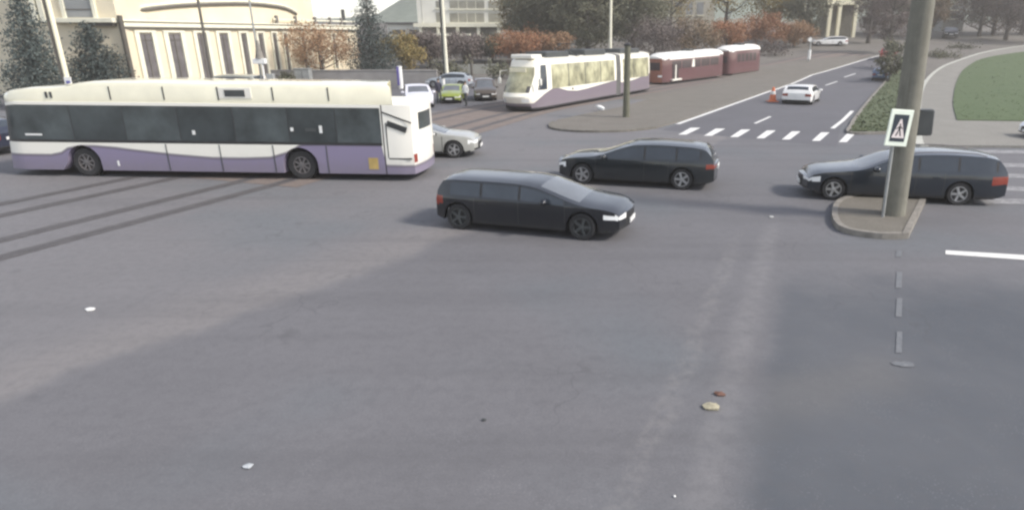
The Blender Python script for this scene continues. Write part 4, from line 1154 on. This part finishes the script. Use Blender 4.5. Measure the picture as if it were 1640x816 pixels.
def portico():
    Y = 124; root = thing('portico', 'yellowish white portico on slim pillars at the head of the avenue', 'building', (0, Y, 0))
    a, b = at(1318, 57, Y).x, at(1376, 57, Y).x; zb = at(1340, 8, Y).z
    m = MB(); m.box(a, b, 0, 6, zb, zb+6, bev=.06); m.build('upper_storey', M['cream'], root)
    m = MB(); m.box(a+.5, b-.5, 2.5, 5.8, 4, zb-.003); m.build('back_wall', mat('portico_back', (.16, .15, .12), .8), root)
    for px, lo in ((1326, 60), (1341, 62), (1367, 60)):
        x = at(px, 57, Y).x; m = MB(); m.box(x-.3, x+.3, .05, .6, 3.5, zb-.003, bev=.03); m.build('pillar', M['cream'], root)
portico()
# low wall of the square
p, q = at(428, 118, 64), at(700, 118, 64)
m = MB(); m.box(p.x, q.x, -.15, .15, 0, at(500, 114, 64).z, bev=.02); m.box(p.x-.05, q.x+.05, -.2, .2, at(500, 114, 64).z+.003, at(500, 114, 64).z+.12, bev=.02)
o = m.build('low_wall', mat('low_wall_render', (.27, .26, .25), .9, 0, .12, 1)); o.location.y = 64; tag(o, 'low grey wall behind the bus running below the orange tree', 'wall')
p, q = at(725, 105, 74), at(802, 105, 74)
m = MB(); m.box(p.x, q.x, -.1, .1, 0, at(760, 103, 74).z); o = m.build('boundary_wall', mat('boundary_render', (.30, .30, .27), .9, 0, .12, 1)); o.location.y = 74; tag(o, 'pale boundary wall under the trees left of the white tram', 'wall')
g = G(486, 130); m = MB(); m.box(-.7, .7, -.35, .35, 0, 1.55, bev=.03); m.box(-.75, .75, -.4, .4, 1.553, 1.65, bev=.02); m.box(-.015, .015, -.365, -.351, .15, 1.45, 1)
o = m.build('utility_cabinet', [M['steel'], M['black']]); o.location = (at(486, 120, 62).x, 62, terr(62)); tag(o, 'grey utility cabinet in front of the low wall beside the orange tree', 'cabinet')

# ------------------------------------------------------------------ poles, signs
def post(name, label, cat, px, py, Y, z1, r0, r1, m, z0=None):
    X = at(px, py, Y).x; t = thing(name, label, cat, (X, Y, terr(Y)))
    q = MB(); q.tube([(0, 0, -.1), (0, 0, z1*.5), (0, 0, z1)], [r0, (r0+r1)/2, r1], 14); q.build('shaft', m, t, True)
    return t
# concrete pole, crossing sign, signal
bp = G(1431, 350); bx, by = bp.x, bp.y
t = thing('concrete_pole', 'thick tapered concrete pole rising from the kerbed traffic island', 'pole', (bx-.03, by, .13)); t.rotation_euler = (0, R(-1.2), 0)
q = MB(); q.tube([(0, 0, -.1), (0, 0, 2), (0, 0, 5), (0, 0, 9.5)], [.295, .285, .262, .24], 22); q.build('shaft', M['concrete'], t, True)
sp_ = thing('sign_post', 'thin grey post with a pedestrian crossing sign in a white frame beside the concrete pole', 'sign', (bx-.44, by-.30, .13))
sp_.rotation_euler = (0, R(-1.0), 0)
q = MB(); q.tube([(0, 0, -.05), (0, 0, 2.72)], .038, 10); q.build('post', M['steel'], sp_, True)
zc = 2.30; yw = R(4)
X0 = Matrix.Translation((.06, -.07, zc)) @ Matrix.Rotation(R(5), 4, 'Y') @ Matrix.Rotation(yw, 4, 'Z')
q = MB(); q.box(-.29, .29, -.02, .02, -.45, .45, 0, X0, bev=.012); q.build('sign_frame', M['sign_white'], sp_)
q = MB(); q.box(-.19, .19, -.028, -.0205, -.33, .33, 0, X0); pn = q.build('sign_panel', M['sign_blue'], sp_)
XR = X0 @ Matrix.Rotation(R(90), 4, 'X')       # local: x right, y up, +z towards the viewer
q = MB(); q.prism([(-.165, -.24), (.165, -.24), (.02, .22), (-.02, .22)], .0285, .033, 0, XR); q.build('triangle', mat('sign_triangle', (.78, .70, .68), .5), pn)
q = MB()
q.prism([(.022*math.cos(k*.785), .085+.026*math.sin(k*.785)) for k in range(8)], .0335, .036, 0, XR)     # walking figure
q.prism([(-.028, .05), (.026, .055), (.03, -.05), (-.024, -.05)], .0335, .036, 0, XR)
q.prism([(-.022, -.05), (.002, -.05), (-.045, -.19), (-.08, -.19)], .0335, .036, 0, XR)
q.prism([(.004, -.05), (.03, -.05), (.075, -.19), (.04, -.19)], .0335, .036, 0, XR)
q.prism([(-.026, .045), (-.028, .01), (-.085, -.04), (-.09, -.02)], .0335, .036, 0, XR)
q.prism([(.028, .05), (.028, .015), (.08, -.025), (.085, -.005)], .0335, .036, 0, XR)
q.build('walking_figure', M['black'], pn)
sg_ = thing('traffic_signal', 'dark traffic signal seen from behind on the right of the concrete pole', 'traffic light', (bx+.34, by+.05, 2.48)); sg_.rotation_euler = (0, R(-2), R(-8))
q = MB(); q.box(-.20, .24, -.16, .16, -.28, .36, bev=.035); q.build('housing', M['darkgrey'], sg_, True)
q = MB(); q.box(-.235, -.203, -.14, .17, -.27, .34); q.build('reflective_edge', M['sign_white'], sg_)
q = MB(); q.tube([(-.05, .0, -.1), (-.45, -.02, -.1)], .03, 8); q.tube([(-.05, 0, .2), (-.45, -.02, .2)], .03, 8); q.build('bracket', M['steel'], sg_, True)
for z in (-.16, .04, .24):
    q = MB(); q.lathe([(.10, .16), (.105, .32), (.095, .32), (.09, .17)], 14, 0, 'Y', (.02, 0, z)); q.build('visor', M['black'], sg_, True)
# lamp posts and masts
t = post('lamp_post', 'tall pale lamp post before the white office block', 'lamp post', 712, 60, 62, 12, .17, .11, M['trim'])
q = MB(); q.tube([(-.24, 0, 0), (-.20, 0, 12)], .09, 8); q.build('dark_flank', M['darkgrey'], t, True)  # dark tube down the left side of the post
q = MB(); q.tube([(0, 0, 11.9), (.6, -.8, 12.4), (1.2, -1.8, 12.5)], .06, 8); q.box(.9, 1.4, -2.4, -1.6, 12.42, 12.58, bev=.05); q.build('lamp_head', M['steel'], t)
post('catenary_mast', 'slim pale mast behind the roof of the white tram', 'mast', 978, 40, 66, 11, .15, .11, M['trim'])
t = post('tram_post', 'dark olive post standing on the reservation in front of the white tram', 'post', 1004, 130, 38.1, 4.05, .20, .17, M['olive'])
q = MB(); q.lathe([(.23, 4.05), (.23, 4.12), (.05, 4.2)], 14, 0, 'Z'); q.build('cap', M['black'], t, True)
t = post('pale_pole', 'cream pole with a darker left side rising between the tall and the short conifer', 'pole', 91, 60, 41, 10, .15, .12, M['cream'])
q = MB(); q.tube([(-.26, 0, 0), (-.22, 0, 10)], .10, 8); q.build('flank', M['darktrim'], t, True)  # darker left side of the pole, built as a tube
q = MB(); q.box(-.05, .38, -.22, -.17, at(97, 136, 41).z, at(97, 123, 41).z, 0, bev=.01); q.box(.06, .30, -.23, -.221, at(97, 134, 41).z, at(97, 129, 41).z, 1); q.build('small_sign', [M['plate'], mat('sign_blue_mark', (.10, .10, .32), .5)], t)
post('dark_mast', 'tall thin dark mast in front of the arched gable', 'mast', 324, 40, 45, 10, .10, .07, M['darktrim'])
t = post('banner_mast', 'thin grey mast with a white and blue box near its foot above the bus roof', 'mast', 410, 70, 45, 10, .07, .05, M['steel'])
z = at(410, 100, 45).z
q = MB(); q.box(-.35, .5, -.2, .15, z-.1, z+.25, bev=.03); q.build('lamp_box', M['plate'], t)
q = MB(); q.tube([(.25, -.1, 0), (.25, -.1, z-.1)], .07, 8); q.build('leg', M['plate'], t, True)
q = MB(); q.box(.35, .85, -.1, .25, 0, z-.75, bev=.03); q.build('switch_box', M['steel'], t)
q = MB(); q.tube([(.1, 0, z+.25), (.1, 0, z+1.4)], [.28, .06], 10); q.build('base_sleeve', M['kerb'], t, True)
t = post('marker_post', 'slim white marker post beside the tram stop on the far side of the avenue', 'post', 1297, 80, 86, at(1297, 60, 86).z-terr(86), .09, .08, M['steel'])
q = MB(); z0, z1 = at(1297, 95, 86).z-terr(86), at(1297, 80, 86).z-terr(86); q.tube([(0, 0, max(.05, z0)), (0, 0, z1)], .2, 10); q.build('white_sleeve', M['plate'], t, True)
q = MB(); q.lathe([(.25, -.03), (.25, .03)], 14, 0, 'Y', (-.15, -.12, at(1297, 61, 86).z-terr(86)-.2)); q.build('sign_disc', M['plate'], t)
t = post('bollard', 'small white bollard at the foot of the pale lamp post', 'bollard', 709, 116, 57, 1.1, .16, .14, M['plate'])
q = MB(); q.lathe([(.17, 1.1), (.15, 1.17), (.02, 1.2)], 12, 0, 'Z'); q.build('cap', M['darkgrey'], t, True)
t = post('short_post', 'short dark post before the pale boundary wall left of the tram', 'post', 755, 105, 70, at(755, 97, 70).z-terr(70), .13, .13, M['darktrim'])
t = post('info_pillar', 'short violet and white pillar near the parked white hatchback', 'post', 640, 112, 60, at(640, 106, 60).z-terr(60), .22, .22, M['plate'])
q = MB(); q.box(-.24, -.02, -.26, .2, .3, at(640, 107, 60).z-terr(60), bev=.02); q.build('violet_panel', mat('violet_panel', (.12, .10, .30), .5), t)
# white kerb sign hint at the tip of the reservation
g = G(960, 178)
q = MB(); rs = []
for j in range(7):
    a = -1.3+2.6*j/6; rs.append([(( .34*math.cos(a)*math.cos(k*.7)*random.uniform(.75, 1.2)), .16*math.cos(a)*math.sin(k*.7)*random.uniform(.7, 1.25), .14+.14*math.sin(a)*random.uniform(.8, 1.1)) for k in range(9)])
q.rings(rs); o = q.build('plastic_bag', M['plate']); o.location = (g.x, g.y, .09); o.rotation_euler = (0, .25, -.5); tag(o, 'crumpled white plastic bag lying by the tip of the tram reservation', 'bag')

# ------------------------------------------------------------------ litter
def scrap(name, label, cat, px, py, sx, sy, m, h=.02, n=11):
    g = G(px, py); q = MB(); top = []; bot = []
    for k in range(n):
        a = 6.2832*k/n; r = random.uniform(.75, 1.15); top.append((sx*r*math.cos(a), sy*r*math.sin(a), random.uniform(.4, 1)*h)); bot.append((sx*r*math.cos(a)*.96, sy*r*math.sin(a)*.96, .0))
    q.rings([bot, top], 0, False); c = q.vert((0, 0, h*1.5), False)
    nb = len(q.v)-1-n
    for k in range(n): q.f.append(([nb+k, nb+(k+1) % n, c], 0))
    o = q.build(name, m); o.location = (g.x, g.y, .012); tag(o, label, cat); return o
scrap('paper_scrap', 'small bright white scrap of paper on the asphalt below the bus', 'litter', 145, 497, .085, .06, M['plate'], .03)
scrap('flat_scrap', 'dull flattened grey-white scrap on the asphalt near the bottom edge', 'litter', 398, 748, .065, .05, mat('grey_paper', (.40, .42, .43), .8), .012)
scrap('sandy_clod', 'pale yellowish clod of sand on the seam between the two asphalts', 'litter', 1140, 653, .12, .10, mat('sand', (.34, .31, .22), .95, 0, .3, 20), .035, 15)
scrap('brown_leaf', 'brown dead leaf lying on the sandy clod at the seam', 'leaf', 1153, 633, .075, .05, mat('dead_leaf', (.15, .08, .06), .9), .03)
scrap('tiny_scrap', 'tiny white scrap on the seam close to the bottom edge', 'litter', 1080, 797, .015, .015, M['plate'], .012)
scrap('dark_crumb', 'dark crumb of dirt on the asphalt in the middle foreground', 'litter', 775, 674, .03, .022, M['darkgrey'], .02)
scrap('white_chip', 'small white chip beside the traffic island tip', 'litter', 1235, 348, .07, .06, mat('chip', (.45, .45, .43), .8), .02)
scrap('faded_patch', 'pale scuffed flake of paint on the dark asphalt right of the seam', 'litter', 1446, 584, .17, .085, M['ghost'], .004, 16)

g = G(1237, 163)
q = MB(); q.lathe([(.30, .04), (.26, .10), (.20, .45), (.12, .85), (.07, 1.02), (.02, 1.03)], 16); q.box(-.38, .38, -.38, .38, 0, .05, bev=.01)
t = thing('tail_glow_cone', 'orange tail-light glow shaped as a cone standing by the edge line left of the white hatchback on the avenue', 'cone', (g.x, g.y, terr(g.y)+.012))  # added shape standing in for the orange glow of the tail light
q.build('cone', mat('tail_glow_orange', (.62, .17, .07), .6), t, True)
q = MB(); q.lathe([(.187, .52), (.190, .53), (.148, .74), (.144, .75)], 16, 0, 'Z', caps=False); q.build('band', M['plate'], t, True)

# ------------------------------------------------------------------ people by the parked cars
def person(label, px, py, yaw, top_m, leg_m, step=.12, sc=1.0):
    g = G(px, py); me = bpy.data.meshes.new('person')
    V = [(0,0,.98),(0,0,1.16),(0,0,1.36),(0,0,1.50),(.02,0,1.60),(.03,0,1.70),
         (0,.17,1.40),(-.03,.22,1.14),(.08,.22,.92),(.10,.22,.84),(0,-.17,1.40),(.03,-.22,1.14),(.12,-.2,.93),(.15,-.2,.85),
         (0,.09,.92),(step,.10,.50),(step*.6,.10,.08),(step*.6+.16,.11,.04),(0,-.09,.92),(-step*.3,-.10,.50),(-step,-.10,.09),(-step+.15,-.11,.04)]
    Ed = [(0,1),(1,2),(2,3),(3,4),(4,5),(2,6),(6,7),(7,8),(8,9),(2,10),(10,11),(11,12),(12,13),(0,14),(14,15),(15,16),(16,17),(0,18),(18,19),(19,20),(20,21)]
    rad = [.15,.15,.16,.06,.095,.075,.075,.055,.04,.035,.075,.055,.04,.035,.10,.07,.05,.04,.10,.07,.05,.04]
    me.from_pydata(V, Ed, []); o = bpy.data.objects.new('tmp_person', me); C.objects.link(o)
    sk = o.modifiers.new('s', 'SKIN'); 
    if not me.skin_vertices: me.attributes.new('skin', 'FLOAT', 'POINT')
    for sv, r in zip(me.skin_vertices[0].data, rad): sv.radius = (r, r*.85)
    me.skin_vertices[0].data[0].use_root = True
    o.modifiers.new('d', 'SUBSURF').levels = 1
    dg = bpy.context.evaluated_depsgraph_get(); m2 = bpy.data.meshes.new_from_object(o.evaluated_get(dg)); bpy.data.objects.remove(o)
    m2.materials.clear()
    for q in (leg_m, top_m, mat('skin', (.45, .30, .22), .6), M['black']): m2.materials.append(q)
    for f in m2.polygons:
        c = f.center; f.use_smooth = True
        f.material_index = 2 if (c.z > 1.5 or (abs(c.y) > .15 and c.z < .9 and c.z > .78)) else (1 if c.z > .93 or abs(c.y) > .165 and c.z > .7 else (3 if c.z < .1 else 0))
    p = bpy.data.objects.new('person', m2); C.objects.link(p); p.location = g; p.rotation_euler = (0, 0, yaw); p.scale = (sc, sc, sc); tag(p, label, 'person')
    h = MB(); h.ellipsoid((.01, 0, 1.69), (.105, .095, .10)); h.build('hair', M['bark'], p, True)
person('person in dark jacket and dark trousers standing by the parked white hatchback', 704, 167, R(-60), mat('dark_jacket', (.03, .03, .05), .8), M['darkgrey'])
person('person in white jacket standing right of the lime green car', 747, 170, R(-120), M['plate'], M['darkgrey'], sc=.95)

# ------------------------------------------------------------------ far hill
def hill():
    bm = MB(); nx, ny = 60, 8; rows = []
    for j in range(ny+1):
        y = 205+j*22; r = []
        for i in range(nx+1):
            x = -330+i*11; px = CX+F*x/(y*.946+1.5)
            tgt = 12 if px < 650 else 24
            h = 7.6+(tgt-3)*(1-math.cos(math.pi*min(1, j/5)))/2*(.8+.25*math.sin(x*.021+1)+.1*math.sin(x*.07))
            r.append((x, y, h if j else 7.0))
        rows.append(r)
    for a, b in zip(rows, rows[1:]):
        for i in range(nx): bm.face([a[i], a[i+1], b[i+1], b[i]])
    o = bm.build('hill', M['hill'], None, True); o['kind'] = 'structure'
hill()

# ------------------------------------------------------------------ air
m = MB(); m.box(-420, 420, -45, 410, -2.2, 48); hz = bpy.data.materials.new('haze_air'); hz.use_nodes = True
nt = hz.node_tree; nt.nodes.remove(nt.nodes['Principled BSDF']); pv = nt.nodes.new('ShaderNodeVolumePrincipled')
pv.inputs['Color'].default_value = (.92, .88, .82, 1); pv.inputs['Density'].default_value = .0011; pv.inputs['Anisotropy'].default_value = .2
nt.links.new(pv.outputs[0], nt.nodes['Material Output'].inputs['Volume'])
o = m.build('haze', hz); tag(o, 'thin pale haze hanging over the junction and the avenue', 'haze', kind='stuff')

# ------------------------------------------------------------------ camera, light
cam = bpy.data.cameras.new('camera'); co = bpy.data.objects.new('camera', cam); C.objects.link(co)
cam.sensor_width = 36; cam.sensor_fit = 'HORIZONTAL'; cam.lens = 36*F/1640; cam.shift_x = -(CX-820)/1640; cam.clip_end = 2000; cam.clip_start = .1
co.location = (0, 0, HC); co.rotation_euler = (R(90)-PIT, 0, 0)
sc = bpy.context.scene; sc.camera = co
w = bpy.data.worlds.new('World'); sc.world = w; w.use_nodes = True; nt = w.node_tree
sky = nt.nodes.new('ShaderNodeTexSky'); sky.sky_type = 'NISHITA'; sky.sun_disc = False
AZ, EL = 108, 40
sky.sun_elevation = R(EL); sky.sun_rotation = R(AZ); sky.air_density = 1.0; sky.dust_density = .8; sky.ozone_density = 1.0
hs = nt.nodes.new('ShaderNodeHueSaturation'); hs.inputs['Saturation'].default_value = .52      # thin overcast: a paler sky
mx = nt.nodes.new('ShaderNodeMix'); mx.data_type = 'RGBA'; mx.blend_type = 'MULTIPLY'; mx.inputs[0].default_value = 1; mx.inputs[7].default_value = (1.0, .962, .95, 1)
nt.links.new(sky.outputs[0], hs.inputs['Color']); nt.links.new(hs.outputs[0], mx.inputs[6]); nt.links.new(mx.outputs[2], nt.nodes['Background'].inputs[0]); nt.nodes['Background'].inputs[1].default_value = .135
sd = Vector((math.sin(R(AZ))*math.cos(R(EL)), math.cos(R(AZ))*math.cos(R(EL)), math.sin(R(EL))))
sl = bpy.data.lights.new('sun', 'SUN'); sl.energy = 2.0; sl.angle = R(9); sl.color = (1, .93, .85)
so = bpy.data.objects.new('sun', sl); C.objects.link(so); so.rotation_euler = sd.to_track_quat('Z', 'Y').to_euler()
v = sc.view_settings; v.view_transform = 'Standard'; v.look = 'None'; v.exposure = 1.10; v.gamma = 1
sc.cycles.filter_width = 2.5
sc.cycles.max_bounces = 6
